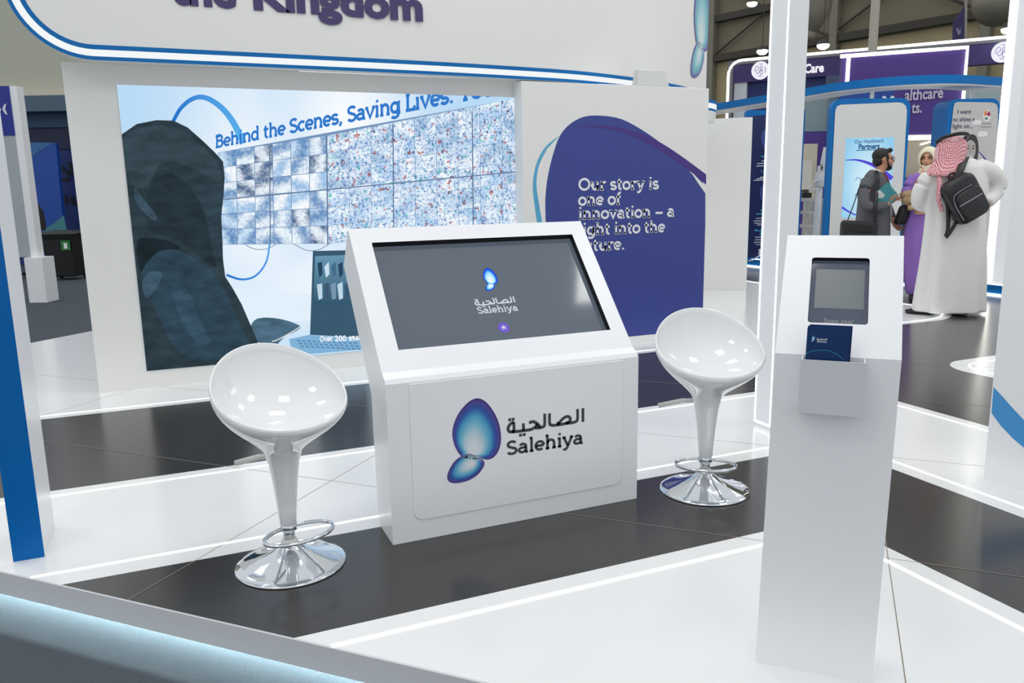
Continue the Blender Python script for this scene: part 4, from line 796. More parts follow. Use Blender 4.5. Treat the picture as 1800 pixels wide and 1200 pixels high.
mb.add(vs, [(j * (nn + 1) + i, j * (nn + 1) + i + 1, (j + 1) * (nn + 1) + i + 1, (j + 1) * (nn + 1) + i) for j in range(nn) for i in range(nn)], cs); scn = obj('totem_screen', mb, VC, t)
def oncam(name, txt, px, py, wpx, size, D, m, par, bold=0.0, slope=0.0, word='lettering'):
    a_ = ahead(px, py, D); w_ = (ahead(px + wpx, py, D) - a_).length; mb = MB(); font_text(mb, txt, size, lambda X, Y: a_ + EX * X + V((0, 0, Y + X * slope)), 0, 0, bold, fit=w_); return obj(word, mb, m, par)
TEAL = glow('screen_teal', (40, 92, 140), 1.0)
oncam('', 'Our Healthtech', 1502, 252.5, 51, .075, D - .012, TEAL, scn, .001, .03); oncam('', 'Partners', 1509, 262.5, 37, .10, D - .012, TEAL, scn, .004, .03)
def vband(name, pts, ws, D, m, par):
    pts = catmull([V(p) for p in pts], 6); n = len(pts); L = []; R = []
    for i, p in enumerate(pts):
        d = (pts[min(i + 1, n - 1)] - pts[max(i - 1, 0)]).normalized(); w = ws[0] + (ws[1] - ws[0]) * i / (n - 1); q = V((-d.y, d.x)) * w / 2; L.append(p + q); R.append(p - q)
    mb = MB(); mb.add([ahead(q.x, q.y, D) for q in L + R], [(i, i + 1, n + i + 1, n + i) for i in range(n - 1)]); return obj(name, mb, m, par)
VIO = glow('screen_violet', (84, 74, 214), 1.0)
vband('screen_arc', [(1486, 281.5), (1505, 281), (1525, 286), (1545, 296), (1568, 314)], (1, 9), D - .012, VIO, scn); vband('screen_arc', [(1480, 364), (1492, 372), (1508, 379), (1524, 381)], (4, 1), D - .012, VIO, scn)
for px, py in ((1508, 314), (1506, 342), (1512, 330)): vband('screen_mark', [(px - 4, py + 3), (px, py - 2), (px + 5, py + 1), (px + 3, py + 4)], (1, 1), D - .012, TEAL, scn)
vband('screen_mark', [(1505, 264.5), (1540, 263)], (1.3, 1.3), D - .012, TEAL, scn)
# second totem: poster with portrait
D = 11.8; t, rp, w, h, F_ = totem('blue totem with a grey poster of a woman in a dark headscarf', 1669, 1759, 174, D, .13, .42, .07, .12)
fw = [(1748, 452), (1754, 192), (1752, 184), (1747, 181), (1740, 180), (1684, 179), (1678, 181), (1676, 188), (1668, 260), (1655, 452)]
mb = MB(); mb.prism([ahead(x, y, D) for x, y in fw], -EY * .006); obj('poster', mb, mat('poster_grey', (196, 194, 192), .35), t)
INKV = mat('poster_ink', (72, 62, 98), .5)
oncam('', 'I want', 1683, 200, 24, .085, D - .009, INKV, t, .001); oncam('', 'to shine a', 1675, 213.5, 38, .085, D - .009, INKV, t, .001); oncam('', 'light on...', 1674.5, 225.5, 36, .085, D - .009, INKV, t, .001)
mb = MB(); p = ahead(1735, 203, D - .008); mb.poly([p + EX * (.058 * cos(a_ * pi / 14)) + V((0, 0, .085 * sin(a_ * pi / 14))) for a_ in range(28)]); lg = obj('poster_emblem', mb, mat('poster_white', (230, 230, 228), .4), t)
for pts, c in (([(1730, 204), (1730, 198), (1734, 193), (1735, 195), (1732, 203)], (226, 130, 50)), ([(1735, 203), (1738, 194), (1741, 199), (1741, 204)], (170, 30, 90)), ([(1733, 201), (1735, 197), (1737, 203)], (200, 60, 60)), ([(1731, 207), (1736, 206), (1736, 210), (1732, 210)], (30, 120, 80))):
    mb = MB(); ppoly(mb, pts, D - .010); obj('emblem_leaf', mb, mat('leaf_%d' % c[0], c, .5), lg)
for py in (217, 223): vband('poster_line', [(1726 - (py - 217) * .5, py), (1743, py)], (1.6, 1.6), D - .009, mat('line_grey', (150, 150, 150), .5), t)
for x0, x1, y0, y1 in ((1709, 1725, 211, 219), (1719, 1736, 231, 240)):
    mb = MB(); p = ahead((x0 + x1) / 2, (y0 + y1) / 2, D - .009); mb.poly([p + EX * (q[0] / 118) + V((0, 0, q[1] / 118)) for q in rrect(x1 - x0, y1 - y0, 4)]); obj('speech_bubble', mb, MATS['poster_white'], t)
def pshape(name, pts, D, c, par, sm=4): mb = MB(); q = catmull([V(p) for p in pts], sm, True); mb.poly([ahead(p.x, p.y, D) for p in q]); return obj(name, mb, mat('print_%d_%d' % (c[0], c[1]), c, .5), par)
po = pshape('portrait_scarf', [(1697, 252), (1700, 242), (1708, 236), (1716, 240), (1720, 255), (1719, 275), (1717, 285), (1722, 300), (1726, 330), (1700, 330), (1692, 300), (1696, 282), (1695, 268)], D - .009, (58, 54, 58), t)
pf = pshape('portrait_face', [(1697, 262), (1700, 250), (1707, 246), (1714, 252), (1715, 264), (1713, 274), (1706, 283), (1699, 276)], D - .0105, (176, 170, 166), t)
for x in (1701.5, 1711): pshape('portrait_eye', [(x - 2.4, 261), (x, 259.4), (x + 2.4, 261), (x, 262)], D - .0120, (48, 44, 46), pf, 3); vband('portrait_brow', [(x - 3, 257.5), (x, 256), (x + 3, 257)], (.9, .9), D - .012, mat('print_48_44', (48, 44, 46), .5), pf)
vband('portrait_nose', [(1706.5, 262), (1705.5, 268), (1707.5, 269)], (.7, .7), D - .012, mat('print_130_124', (130, 124, 120), .5), pf); pshape('portrait_mouth', [(1702, 274.5), (1706, 273.6), (1710.5, 274.2), (1706.5, 277.4)], D - .012, (222, 216, 212), pf, 3)
vband('poster_arc', [(1720, 266), (1730, 277), (1738, 292), (1744, 310)], (1, 5), D - .009, mat('arc_violet', (66, 58, 140), .5), t)
totem('plain blue totem edge just behind the portrait poster totem', 1758, 1800, 183, 12.6, .13, .2, .07, .16)
# dark totem seen left of the lit pillar
D = 13.1; t, rp, w, h, F_ = totem('navy totem with pale icons and small text left of the lit pillar', 1312, 1416, 194, D, .13, .12, .05, .04)
mb = MB(); mb.prism([ahead(x, y, D) for x, y in ((1313, 205), (1408, 195), (1402, 452), (1309, 452))], -EY * .006); obj('totem_face', mb, mat('totem_navy', (12, 30, 84), .4), t)
D -= .009
for (cx, cy) in ((1348, 246), (1346, 342)):
    ic = pshape('icon_shape', [(cx - 10, cy), (cx - 8, cy - 14), (cx + 1, cy - 18), (cx + 10, cy - 10), (cx + 9, cy + 6), (cx, cy + 19), (cx - 7, cy + 10)], D, (50, 74, 140), t)
    for k in range(3): vband('icon_line', [(cx - 3 + k, cy + 14 - 4 * k), (cx + 6, cy + 13 - 4 * k)], (1, 1), D - .003, mat('icon_pale', (150, 170, 210), .5), ic)
CY = mat('text_cyan', (70, 170, 206), .5); PW = mat('text_pale', (186, 190, 206), .5)
for x0, y, m in ((1338, 275, CY), (1339, 283, PW), (1331, 287.5, PW), (1329, 292, PW), (1336, 311.5, PW), (1330, 314, PW), (1324.5, 317, PW), (1336, 370, CY), (1329, 376, CY), (1329, 384, PW), (1325, 388.5, PW), (1326, 392.5, PW), (1331, 395.5, PW), (1327, 417, PW), (1327, 421.5, PW), (1325, 426, PW), (1329, 430, PW)):
    vband('text_line', [(x0, y), (1390 - (x0 - 1324) * .8, y - 3)], (1.7, 1.7), D, m, t)
oncam('', 'Lab', 1338, 302.5, 9, .05, D, CY, t, 0, .05); oncam('', 'Medical D', 1326.5, 406.5, 25, .05, D, CY, t, .001, -.02); oncam('', '& Su', 1335, 412.5, 12, .05, D, CY, t, .001, -.02)
t = vthing('plug_adapter', 'small white plug adapter with a cable at the foot of the navy totem', 'plug', 1338, 445, 12.9, .13)
mb = MB(); pbox(mb, 1335.5, 438, 1350, 450, 12.9, .08); obj('plug_body', mb, WHITE2, t, bevel=.01); mb = MB(); mb.tube([ahead(1337, 449, 12.92), ahead(1330, 452, 12.85), ahead(1324, 457, 12.8), vp(vx(1316, 462, 12.7)[0], 12.7, .14)], .008, 6); obj('cable', mb, WHITE2, t)
# lit pillar beyond the people
D = 9.55; t = vthing('portal_pillar', 'white pillar with one bright light edge between the poster totem and the right panel', 'pillar', 1752, 480, D, .13)
xl, _ = vx(1742, 490, D); xr, _ = vx(1773, 470, D); mb = MB(); vbox(mb, xl + .012, xr, D, D + .12, .13, 4.2); obj('pillar_body', mb, WHITE2, t); mb = MB(); vbox(mb, xl - .012, xl + .011, D - .004, D + .12, .14, 4.2); obj('light_strip', mb, glow('led_pillar_warm', (255, 253, 244), 3.2), t)
# medical corner between the pillar and the partners totem
D = 13.6; t = vthing('examination_arm', 'white jointed equipment arm on a pole in front of the purple wall', 'medical arm', 1437, 430, D, .13)
M_ = mat('device_white', (222, 224, 224), .4); px_ = vx(1440, 330, D)[0]
mb = MB(); mb.tube([vp(px_ - .02, D, .13), vp(px_ + .01, D, 1.62)], .055, 14); obj('pole', mb, M_, t, smooth=True); mb = MB(); mb.tube([ahead(1441, 328, D - .02), ahead(1443, 302, D - .02)], .085, 14); obj('joint', mb, M_, t, smooth=True)
mb = MB(); mb.tube([ahead(1446, 312, D), ahead(1452, 290, D), ahead(1461, 262, D)], [.10, .10, .13], 12); obj('arm', mb, M_, t, smooth=True)
mb = MB(); mb.tube([ahead(1441, 296, D), ahead(1445, 296, D)], .07, 12); obj('black_collar', mb, BLACK, t); mb = MB(); mb.tube(catmull([ahead(1443, 315, D - .1), ahead(1432, 318, D - .15), ahead(1426, 328, D - .15), ahead(1428, 333, D - .15), ahead(1440, 330, D - .1)], 5), .012, 6); obj('cable', mb, M_, t)
D = 14.0; t = vthing('equipment_cart', 'cream equipment cart with shelves beside the blue totem edge', 'cart', 1415, 430, D, .13)
for y0, y1 in ((348, 354), (372, 376), (396, 400)): mb = MB(); pbox(mb, 1404, y0, 1431, y1, D, .5); obj('shelf', mb, mat('cart_cream', (200, 198, 188), .5), t)
xa, za = vx(1405, 348, D); xb, _ = vx(1430, 348, D)
for x in (xa, xb - .03): mb = MB(); vbox(mb, x, x + .03, D + .2, D + .23, .13, za); obj('upright', mb, mat('cart_cream', (200, 198, 188), .5), t)
t = vthing('box', 'dark instrument box lying on top of the cream equipment cart', 'instrument box', 1420, 345, D + .1, za + .02); mb = MB(); pbox(mb, 1411, 339, 1427, 347.6, D + .1, .2); obj('box_body', mb, BLACK, t, bevel=.01); mb = MB(); pbox(mb, 1413, 333, 1422, 339, D + .12, .15); obj('box_lid', mb, mat('box_brown', (92, 70, 54), .5), t)
t = vthing('cabinet', 'grey cabinet with black handles behind the equipment pole', 'cabinet', 1444, 430, 14.6, .13); mb = MB(); x0, z1 = vx(1430, 350, 14.6); x1, _ = vx(1470, 350, 14.6); vbox(mb, x0, x1, 14.6, 15.1, .13, z1); obj('cabinet_body', mb, mat('cabinet_grey', (160, 160, 156), .5), t)
for a_ in (1434, 1450): mb = MB(); mb.tube([ahead(a_, 372, 14.58), ahead(a_ + 1, 358, 14.58), ahead(a_ + 6, 357, 14.58)], .018, 6); obj('handle', mb, BLACK, t)

# ================================================================== neighbouring stand seen past the left pillar
D = 11.0; t = vthing('plinth', 'low white plinth standing on the carpet at the foot of the sign post', 'plinth', 74, 500, D + .2, -.12)
x0, z1 = vx(44, 453, D); x1, _ = vx(73, 452, D); mb = MB(); vbox(mb, x0 - .02, x1, D, D + .3, -.12, z1); obj('plinth_block', mb, WHITE2, t, bevel=.004)
mb = MB(); vbox(mb, x0 - .01, x1 - .01, D + .01, D + .29, -.125, -.11); obj('plinth_base', mb, BEAM, t)
t = vthing('sign_post', 'white square post with a blue sign at its top standing on the low plinth', 'post', 58, 454, D + .15, z1)
xa, _ = vx(42, 455, D + .12); xb, _ = vx(55, 454, D + .12); xc, _ = vx(67, 452, D + .12); zt = vx(20, 151, D + .12)[1]
mb = MB(); vbox(mb, xa - .14, xb, D + .12, D + .27, z1, zt); obj('post_body', mb, mat('post_grey', (168, 176, 184), .5), t); mb = MB(); vbox(mb, xb, xc, D + .12, D + .27, z1, zt); obj('post_face', mb, WHITE2, t)
zs = vx(24, 238, D + .12)[1]; mb = MB(); vbox(mb, xa - .14, xb, D + .108, D + .119, zs, zt); sgn = obj('sign', mb, mat('sign_blue', (10, 40, 140), .4), t)
mb = MB(); p = vp(xb - .13, D + .106, (zs + zt) / 2 + .02)
for s_ in (-1, 1): mb.prism([p + EX * (s_ * .008), p + EX * (s_ * .035) + V((0, 0, .055)), p + EX * (s_ * .07) + V((0, 0, .075)), p + EX * (s_ * .045), p + EX * (s_ * .07) + V((0, 0, -.075)), p + EX * (s_ * .035) + V((0, 0, -.055))], -EY * .001)
obj('sign_mark', mb, mat('mark_white', (222, 228, 238), .5), sgn)
D = 17.5; t = vthing('neighbouring_stand', 'dark blue exhibition stand with black lettering seen past the left pillar', 'stand wall', 120, 470, D, -.12)
x0, _ = vx(-60, 300, D); x1, _ = vx(260, 300, D); zz = vx(60, 225, D)[1]; mb = MB(); vbox(mb, x0, x1, D, D + .15, -.12, zz); obj('back_wall', mb, mat('stand_navy', (8, 44, 112), .5), t)
z2 = vx(60, 200, D)[1]; z3 = vx(60, 173, D)[1]; mb = MB(); vbox(mb, x0, x1, D - .1, D + .15, zz, z2); obj('teal_beam', mb, mat('stand_teal', (20, 72, 104), .5), t); mb = MB(); vbox(mb, x0, x1, D - .5, D + .15, z2, z3); obj('top_beam', mb, mat('stand_slate', (72, 98, 116), .5), t)
mb = MB(); vbox(mb, x0, x1, D - .03, D - .001, zz - .45, zz); obj('painted_shadow', mb, mat('stand_navy_shade', (8, 24, 66), .5), t)  # darker navy strip paints in the shade under the beams
D -= .9; mb = MB(); mb.prism([ahead(38, 250, D), ahead(98, 251, D), ahead(119, 480, D), ahead(60, 480, D)], EY * .1); sp_ = obj('blue_board', mb, mat('stand_blue', (10, 70, 160), .4), t)
mb = MB(); ppoly(mb, [(40, 250), (97, 251), (80, 258), (62, 270), (46, 290)], D - .004); obj('board_wedge', mb, mat('wedge_blue', (40, 104, 160), .4), sp_); mb = MB(); ppoly(mb, [(112, 378), (118, 408), (118, 440), (78, 440), (78, 402), (96, 392)], D - .004); obj('board_wedge', mb, mat('wedge_green', (60, 128, 138), .4), sp_)
D += .88; mb = MB(); a_ = ahead(107, 318, D); font_text(mb, '\uFEFC\uFEEB', .55, lambda X, Y: a_ + EX * X + V((0, 0, Y)), 0, 0, .01); obj('lettering', mb, mat('ink_night', (6, 10, 26), .5), t); mb = MB(); a_ = ahead(113, 360, D); font_text(mb, 'Ha', .30, lambda X, Y: a_ + EX * X + V((0, 0, Y)), 0, 0, .008); obj('lettering', mb, mat('ink_night', (6, 10, 26), .5), t)
D = 14.0; t = vthing('wheeled_bin', 'black wheeled bin with a green label beside the neighbouring stand', 'bin', 103, 470, D + .25, -.12)
BINM = mat('bin_black', (22, 24, 24), .45); xm, zt = vx(98, 410, D); zt = .70
mb = MB(); mb.rings([[vp(xm + sx * w_, D + .25 + sy * d_, z) for sx, sy in ((-1, -1), (1, -1), (1, 1), (-1, 1))] for z, w_, d_ in ((-.06, .22, .20), (.60, .28, .25), (.66, .30, .27))]); obj('bin_body', mb, BINM, t, bevel=.02)
mb = MB(); mb.rings([[vp(xm + sx * w_, D + .25 + sy * d_, z) for sx, sy in ((-1, -1), (1, -1), (1, 1), (-1, 1))] for z, w_, d_ in ((.661, .32, .29), (.69, .33, .30), (.74, .27, .24))]); obj('lid', mb, BINM, t, bevel=.015)
mb = MB(); mb.tube([vp(xm + .2, D + .2, .70), vp(xm + .40, D + .2, .69)], .03, 8); obj('handle', mb, BINM, t)
for s_ in (-1, 1): mb = MB(); mb.tube([vp(xm + s_ * .2, D + .42, -.06), vp(xm + s_ * .25, D + .42, -.06)], .06, 14, ref=(0, 0, 1)); obj('wheel', mb, BINM, t)
mb = MB(); pbox(mb, 107, 423, 123, 440, D - .035, .012); lb = obj('label_plate', mb, mat('label_green', (40, 120, 60), .5), t); mb = MB(); pbox(mb, 112, 427, 118, 437, D - .04, .004); obj('label_mark', mb, WHITE2, lb)
D = 14.9; t = vthing('office_chair', 'black office chair with a mesh back behind the wheeled bin', 'chair', 60, 480, D, -.12)
mb = MB(); q = [(56, 362), (66, 360), (73, 370), (77, 388), (78, 404), (58, 404)]; mb.prism([ahead(x, y, D) for x, y in q], EY * .06); obj('backrest', mb, mat('chair_mesh', (30, 32, 34), .7), t, bevel=.01)
xm = vx(62, 420, D)[0]; mb = MB(); vbox(mb, xm - .3, xm + .25, D - .42, D + .08, .36, .44); obj('seat', mb, BLACK, t, bevel=.02); mb = MB(); mb.tube([vp(xm - .03, D - .2, .0), vp(xm - .03, D - .2, .36)], .03, 10); obj('column', mb, BLACK, t)
for k in range(5): a_ = 2 * pi * k / 5; mb = MB(); mb.tube([vp(xm - .03, D - .2, .0), vp(xm - .03 + .3 * cos(a_), D - .2 + .3 * sin(a_), -.085)], .024, 8); obj('leg', mb, BLACK, t)
# ================================================================== PEOPLE
SKIN = mat('skin', (196, 146, 118), .55, spec=.3); SKIN2 = mat('skin_light', (214, 164, 134), .55, spec=.3)
def cloth(name, c, sc=60, st=.25): return mat(name, c, .85, spec=.2, bump=(sc, st))
def loft(mb, D, rows, n=28, fold=0.0, nf=7, ph=0.0, dys=None):
    """garment: rows of (left px, right px, half depth, dy); each row an ellipse between its two edge pixels"""
    rs = []
    for k, (l, r, ry, dy) in enumerate(rows):
        a, b = ahead(*l, D + dy), ahead(*r, D + dy); c = (a + b) / 2; h = (b - a) / 2; q = k / (len(rows) - 1); ring = []
        for i in range(n):
            t = 2 * pi * i / n; g = 1 + fold * q * (sin(nf * t + ph + 2 * q) * .7 + sin((nf + 4) * t - ph) * .4); ring.append(c + h * cos(t) * g + EY * ry * sin(t) * g)
        rs.append(ring)
    return mb.rings(rs)
def limb(mb, D, pts, rad, n=14): return mb.tube(catmull([ahead(x, y, D + dy) for x, y, dy in pts], 5), [V(r) for r in []] or interp(rad, len(pts), 5), n)
def interp(r, m, k):
    out = []
    for i in range(m - 1):
        for q in range(k): out.append(r[i] + (r[i + 1] - r[i]) * q / k)
    return out + [r[-1]]
def hand(mb, w, d, side, curl=.5, s=1.0):
    """palm, four unequal bent fingers and a thumb; w wrist, d along the palm, side towards the thumb"""
    d = V(d).normalized(); side = (V(side) - d * V(side).dot(d)).normalized(); nrm = d.cross(side); L = .095 * s
    mb.tube([w - d * .03, w + d * .02 * s, w + d * L * .6, w + d * L], [(.027 * s, .021 * s), (.034 * s, .018 * s), (.042 * s, .017 * s), (.039 * s, .014 * s)], 12, ref=side)
    for k, (o, ln) in enumerate(((.028, .070), (.010, .080), (-.009, .074), (-.027, .058))):
        b = w + d * L * .93 + side * o * s; k1 = b + (d * cos(curl * .5) + nrm * sin(curl * .5)) * ln * .5 * s; k2 = k1 + (d * cos(curl * 1.3) + nrm * sin(curl * 1.3)) * ln * .3 * s; k3 = k2 + (d * cos(curl * 2.0) + nrm * sin(curl * 2.0)) * ln * .25 * s
        mb.tube([b - d * .02, b, k1, k2, k3], [.009 * s, .0095 * s, .009 * s, .0085 * s, .0065 * s], 8)
    b = w + d * L * .3 + side * .03 * s; mb.tube([b - side * .01, b + (side * .75 + d * .6) * .03 * s, b + (side * .8 + d * 1.1 + nrm * .35 * curl) * .05 * s, b + (side * .75 + d * 1.7 + nrm * .6 * curl) * .06 * s], [.012 * s, .012 * s, .0105 * s, .008 * s], 8)
def head(mb, c, f, up=(0, 0, 1), s=1.0):
    """skull, jaw, nose, brow, ears, lips and neck; returns a frame mapping (right, forward, up) in head units"""
    f = V(f).normalized(); up = V(up); up = (up - f * up.dot(f)).normalized(); r = f.cross(up); M = Matrix((r, f, up)).transposed()
    P = lambda x, y, z: c + (r * x + f * y + up * z) * s
    mb.ball(P(0, -.012, .03), .076 * s, .096 * s, .092 * s, 20, M); mb.ball(P(0, .018, -.035), .060 * s, .070 * s, .082 * s, 18, M); mb.ball(P(0, .058, -.092), .026 * s, .026 * s, .022 * s, 12, M)
    mb.tube([P(0, .085, .018), P(0, .100, -.008), P(0, .110, -.026), P(0, .088, -.038)], [.009 * s, .012 * s, .016 * s, .010 * s], 10)
    mb.tube([P(-.05, .066, .030), P(-.02, .086, .034), P(.02, .086, .034), P(.05, .066, .030)], .011 * s, 8)
    for q in (-1, 1):
        mb.ball(P(q * .045, .058, -.022), .022 * s, .02 * s, .020 * s, 10, M); mb.tube([P(q * .074, -.008, .018), P(q * .084, -.018, .012), P(q * .082, -.016, -.012), P(q * .074, -.004, -.034)], [(.012 * s, .006 * s)] * 4, 8, ref=f)
    mb.tube([P(-.022, .080, -.060), P(0, .090, -.061), P(.022, .080, -.060)], .008 * s, 8); mb.tube([P(0, -.02, -.06), P(0, -.03, -.12), P(0, -.035, -.20)], [.052 * s, .052 * s, .062 * s], 14)
    return P
def face(par, P, brow=(40, 28, 22), lips=(160, 92, 84), smile=True):
    for q in (-1, 1):
        mb = MB(); mb.ball(P(q * .031, .079, .010), .012, .008, .006, 10); obj('eye', mb, mat('eye_dark', (38, 28, 24), .3), par)
        mb = MB(); mb.tube([P(q * .014, .097, .030), P(q * .032, .094, .036), P(q * .050, .080, .030)], .0045, 6); obj('eyebrow', mb, mat('brow_%d' % brow[0], brow, .8), par)
    mb = MB(); mb.tube([P(-.028, .080, -.052), P(-.012, .094, -.060), P(.012, .094, -.060), P(.028, .080, -.052)], .0055, 8); obj('lips', mb, mat('lips_%d' % lips[0], lips, .5), par)
def shoe(t, D, px, py, d, m, name='shoe'):
    p = ahead(px, py, D); p.z = 0; d = V(d).normalized(); s = V((-d.y, d.x, 0)); mb = MB()
    mb.tube([p - d * .09 + V((0, 0, .04)), p - d * .05 + V((0, 0, .045)), p + d * .05 + V((0, 0, .038)), p + d * .13 + V((0, 0, .026)), p + d * .165 + V((0, 0, .022))], [(.032, .036), (.042, .044), (.044, .037), (.043, .025), (.022, .018)], 14, ref=s); obj(name, mb, m, t, smooth=True)
def person(label, px, py, D): p = ahead(px, py, D); return thing('person', label, 'person', (p.x, p.y, 0), -HEAD)
# ---- man in white robe, seen from behind
D = 7.95; t = person('person in a long white robe and red checked headscarf, seen from behind', 1668, 551, D)
mb = MB(); hc = ahead(1673, 262, D - .01); P = head(mb, hc, -EX * .35 + EY * .95); b_ = 1
loft(mb, D, [((1658, 288), (1692, 284), .06, 0), ((1636, 304), (1722, 294), .09, 0), ((1634, 330), (1728, 326), .10, 0), ((1638, 365), (1722, 362), .10, 0), ((1636, 400), (1724, 398), .12, 0), ((1640, 425), (1722, 424), .12, 0)])
for x0, x1, x2 in ((1652, 1640, 1630), (1706, 1704, 1696)): limb(mb, D, [(x0, 415, 0), (x1, 475, .0), (x2, 540, .02)], [.10, .07, .045])
limb(mb, D, [(1634, 312, 0), (1619, 335, .02), (1617, 356, .07), (1632, 358, .22), (1642, 346, .34)], [.055, .048, .043, .038, .028]); hand(mb, ahead(1642, 346, D + .34), EX * .3 + EY * .5 + EZ * .5, EX, .6)
limb(mb, D, [(1722, 294, 0), (1745, 305, 0), (1757, 324, .02), (1746, 345, .0), (1733, 360, -.06)], [.055, .05, .045, .038, .028]); hand(mb, ahead(1733, 360, D - .06), -EX * .8 - EZ * .5, -EY * .2 + EZ, .5)
body = obj('body', mb, SKIN, t, remesh=.008)
THB = cloth('robe_white', (226, 226, 222), 14, .35); mb = MB()
loft(mb, D, [((1660, 279), (1694, 274), .07, 0), ((1640, 291), (1713, 279), .11, 0), ((1624, 306), (1732, 291), .135, 0), ((1624, 326), (1736, 316), .145, 0), ((1627, 350), (1735, 345), .15, 0), ((1628, 376), (1731, 372), .155, 0), ((1626, 402), (1731, 398), .165, 0), ((1623, 432), (1731, 428), .175, 0), ((1618, 472), (1731, 468), .185, 0), ((1612, 512), (1729, 508), .195, 0), ((1608, 543), (1727, 543), .20, 0), ((1608, 547), (1727, 547), .20, 0)], 64, .13, 6, .6)
limb(mb, D, [(1634, 310, 0), (1619, 333, .02), (1617, 356, .06), (1632, 361, .20), (1640, 349, .30)], [.085, .078, .078, .062, .055], 18)
limb(mb, D, [(1718, 294, 0), (1743, 303, 0), (1756, 322, .02), (1748, 342, .01), (1735, 357, -.05)], [.09, .085, .078, .07, .058], 18)
obj('robe', mb, THB, t, remesh=.011)
GH = bpy.data.materials.new('red_check'); GH.use_nodes = True; nt = GH.node_tree; tc = nt.nodes.new('ShaderNodeTexCoord'); mp = nt.nodes.new('ShaderNodeMapping'); mp.inputs['Rotation'].default_value = (.3, .5, .7); ck = nt.nodes.new('ShaderNodeTexChecker'); ck.inputs['Scale'].default_value = 88; ck.inputs['Color1'].default_value = lin((186, 66, 84)) + (1,); ck.inputs['Color2'].default_value = lin((232, 204, 206)) + (1,)
nt.links.new(tc.outputs['Object'], mp.inputs['Vector']); nt.links.new(mp.outputs['Vector'], ck.inputs['Vector']); nt.links.new(ck.outputs['Color'], nt.nodes['Principled BSDF'].inputs['Base Color']); nt.nodes['Principled BSDF'].inputs['Roughness'].default_value = .85
mb = MB(); loft(mb, D, [((1666, 240), (1684, 239), .05, 0), ((1652, 249), (1696, 246), .115, 0), ((1646, 262), (1698, 257), .13, -.0), ((1645, 275), (1697, 270), .13, -.01), ((1641, 287), (1694, 282), .135, -.02), ((1634, 297), (1692, 292), .15, -.03), ((1628, 304), (1690, 303), .16, -.04), ((1630, 309), (1680, 314), .16, -.05)], 36, .035, 6, 1.2)
obj('headscarf', mb, GH, t, remesh=.011)
mb = MB(); limb(mb, D, [(1651, 312, -.15), (1652, 330, -.19), (1650, 350, -.20), (1656, 371, -.19)], [.022, .026, .022, .018], 10); obj('scarf_tail', mb, GH, t, smooth=True)
mb = MB(); c0 = ahead(1674, 247.5, D); rg_ = [c0 + EX * .128 * cos(a_ * pi / 16) + EY * .128 * sin(a_ * pi / 16) + V((0, 0, .008 * cos(a_ * pi / 16) - .042 * sin(a_ * pi / 16) + .018)) for a_ in range(32)]; mb.tube(rg_, [.018] * 32, 10, closed=True); obj('headband', mb, BLACK, t, smooth=True)
SH = mat('shoe_black', (16, 15, 15), .35); shoe(t, D, 1623, 549, EY * .6 - EX * .8, SH); shoe(t, D, 1688, 553, EY * .9 - EX * .2, SH)
# backpack on his back
QB = bpy.data.materials.new('quilted_black'); QB.use_nodes = True; nt = QB.node_tree; pb = nt.nodes['Principled BSDF']; tc = nt.nodes.new('ShaderNodeTexCoord'); ck = nt.nodes.new('ShaderNodeTexChecker'); ck.inputs['Scale'].default_value = 40; ck.inputs['Color1'].default_value = lin((20, 20, 22)) + (1,); ck.inputs['Color2'].default_value = lin((36, 36, 40)) + (1,)
nt.links.new(tc.outputs['Object'], ck.inputs['Vector']); nt.links.new(ck.outputs['Color'], pb.inputs['Base Color']); pb.inputs['Roughness'].default_value = .4
Db = D - .24; bp = thing('backpack', 'black quilted backpack hanging tilted across the back of the white robe', 'backpack', tuple(ahead(1695, 348, Db)), -HEAD)
ax = (ahead(1711, 383, Db) - ahead(1675, 311, Db)); Lb = ax.length; ax.normalize(); wx = V(EY.cross(ax)).normalized(); c0 = ahead(1695, 349, Db)
if wx.dot(EX) < 0: wx = -wx
def bpp(a_, b_, d): return c0 + wx * a_ + ax * b_ + EY * d
mb = MB(); rs = []
for d, k in ((.075, .84), (.06, .95), (.02, 1.0), (-.03, .98), (-.06, .90), (-.07, .78)): rs.append([bpp(x * k, -y * k, d) for x, y in rrect(.33, Lb, .085, 7)])
mb.rings(rs); obj('bag_body', mb, QB, bp, smooth=True)
mb = MB(); rs = []
for d, k in ((-.055, 1.0), (-.085, .97), (-.095, .88)): rs.append([bpp(x * k + .012, -y * k + .055, d) for x, y in rrect(.265, .30, .07, 6)])
mb.rings(rs); obj('pocket', mb, QB, bp, smooth=True)
ZIP = mat('zip_silver', (150, 152, 156), .3, metal=.9)
mb = MB(); mb.tube([bpp(-.115, .015, -.098), bpp(.12, .015, -.098)], .006, 8); obj('zip', mb, ZIP, bp)
mb = MB(); mb.tube(catmull([bpp(-.13, .16, -.085), bpp(-.14, .0, -.085), bpp(-.12, -.085, -.085), bpp(-.04, -.108, -.085), bpp(.08, -.105, -.085)], 5), .004, 6); obj('zip', mb, ZIP, bp); mb = MB(); mb.tube([bpp(-.08, -.185, -.058), bpp(.05, -.185, -.058)], .004, 6); obj('zip', mb, ZIP, bp)
def strap(pts, w, par, name='strap', m=None, D0=D):
    q = catmull([ahead(x, y, D0 + dy) for x, y, dy in pts], 6); mb = MB(); mb.tube(q, [(w, .006)] * len(q), 8, ref=EX); return obj(name, mb, m or BLACK, par, smooth=True)
strap([(1681, 318, -.25), (1687, 302, -.22), (1692, 288, -.16), (1697, 276, -.06), (1700, 280, .08)], .034, bp); strap([(1666, 358, -.22), (1667, 385, -.22), (1666, 405, -.22), (1663, 416, -.22), (1672, 405, -.22), (1681, 390, -.22)], .020, bp)
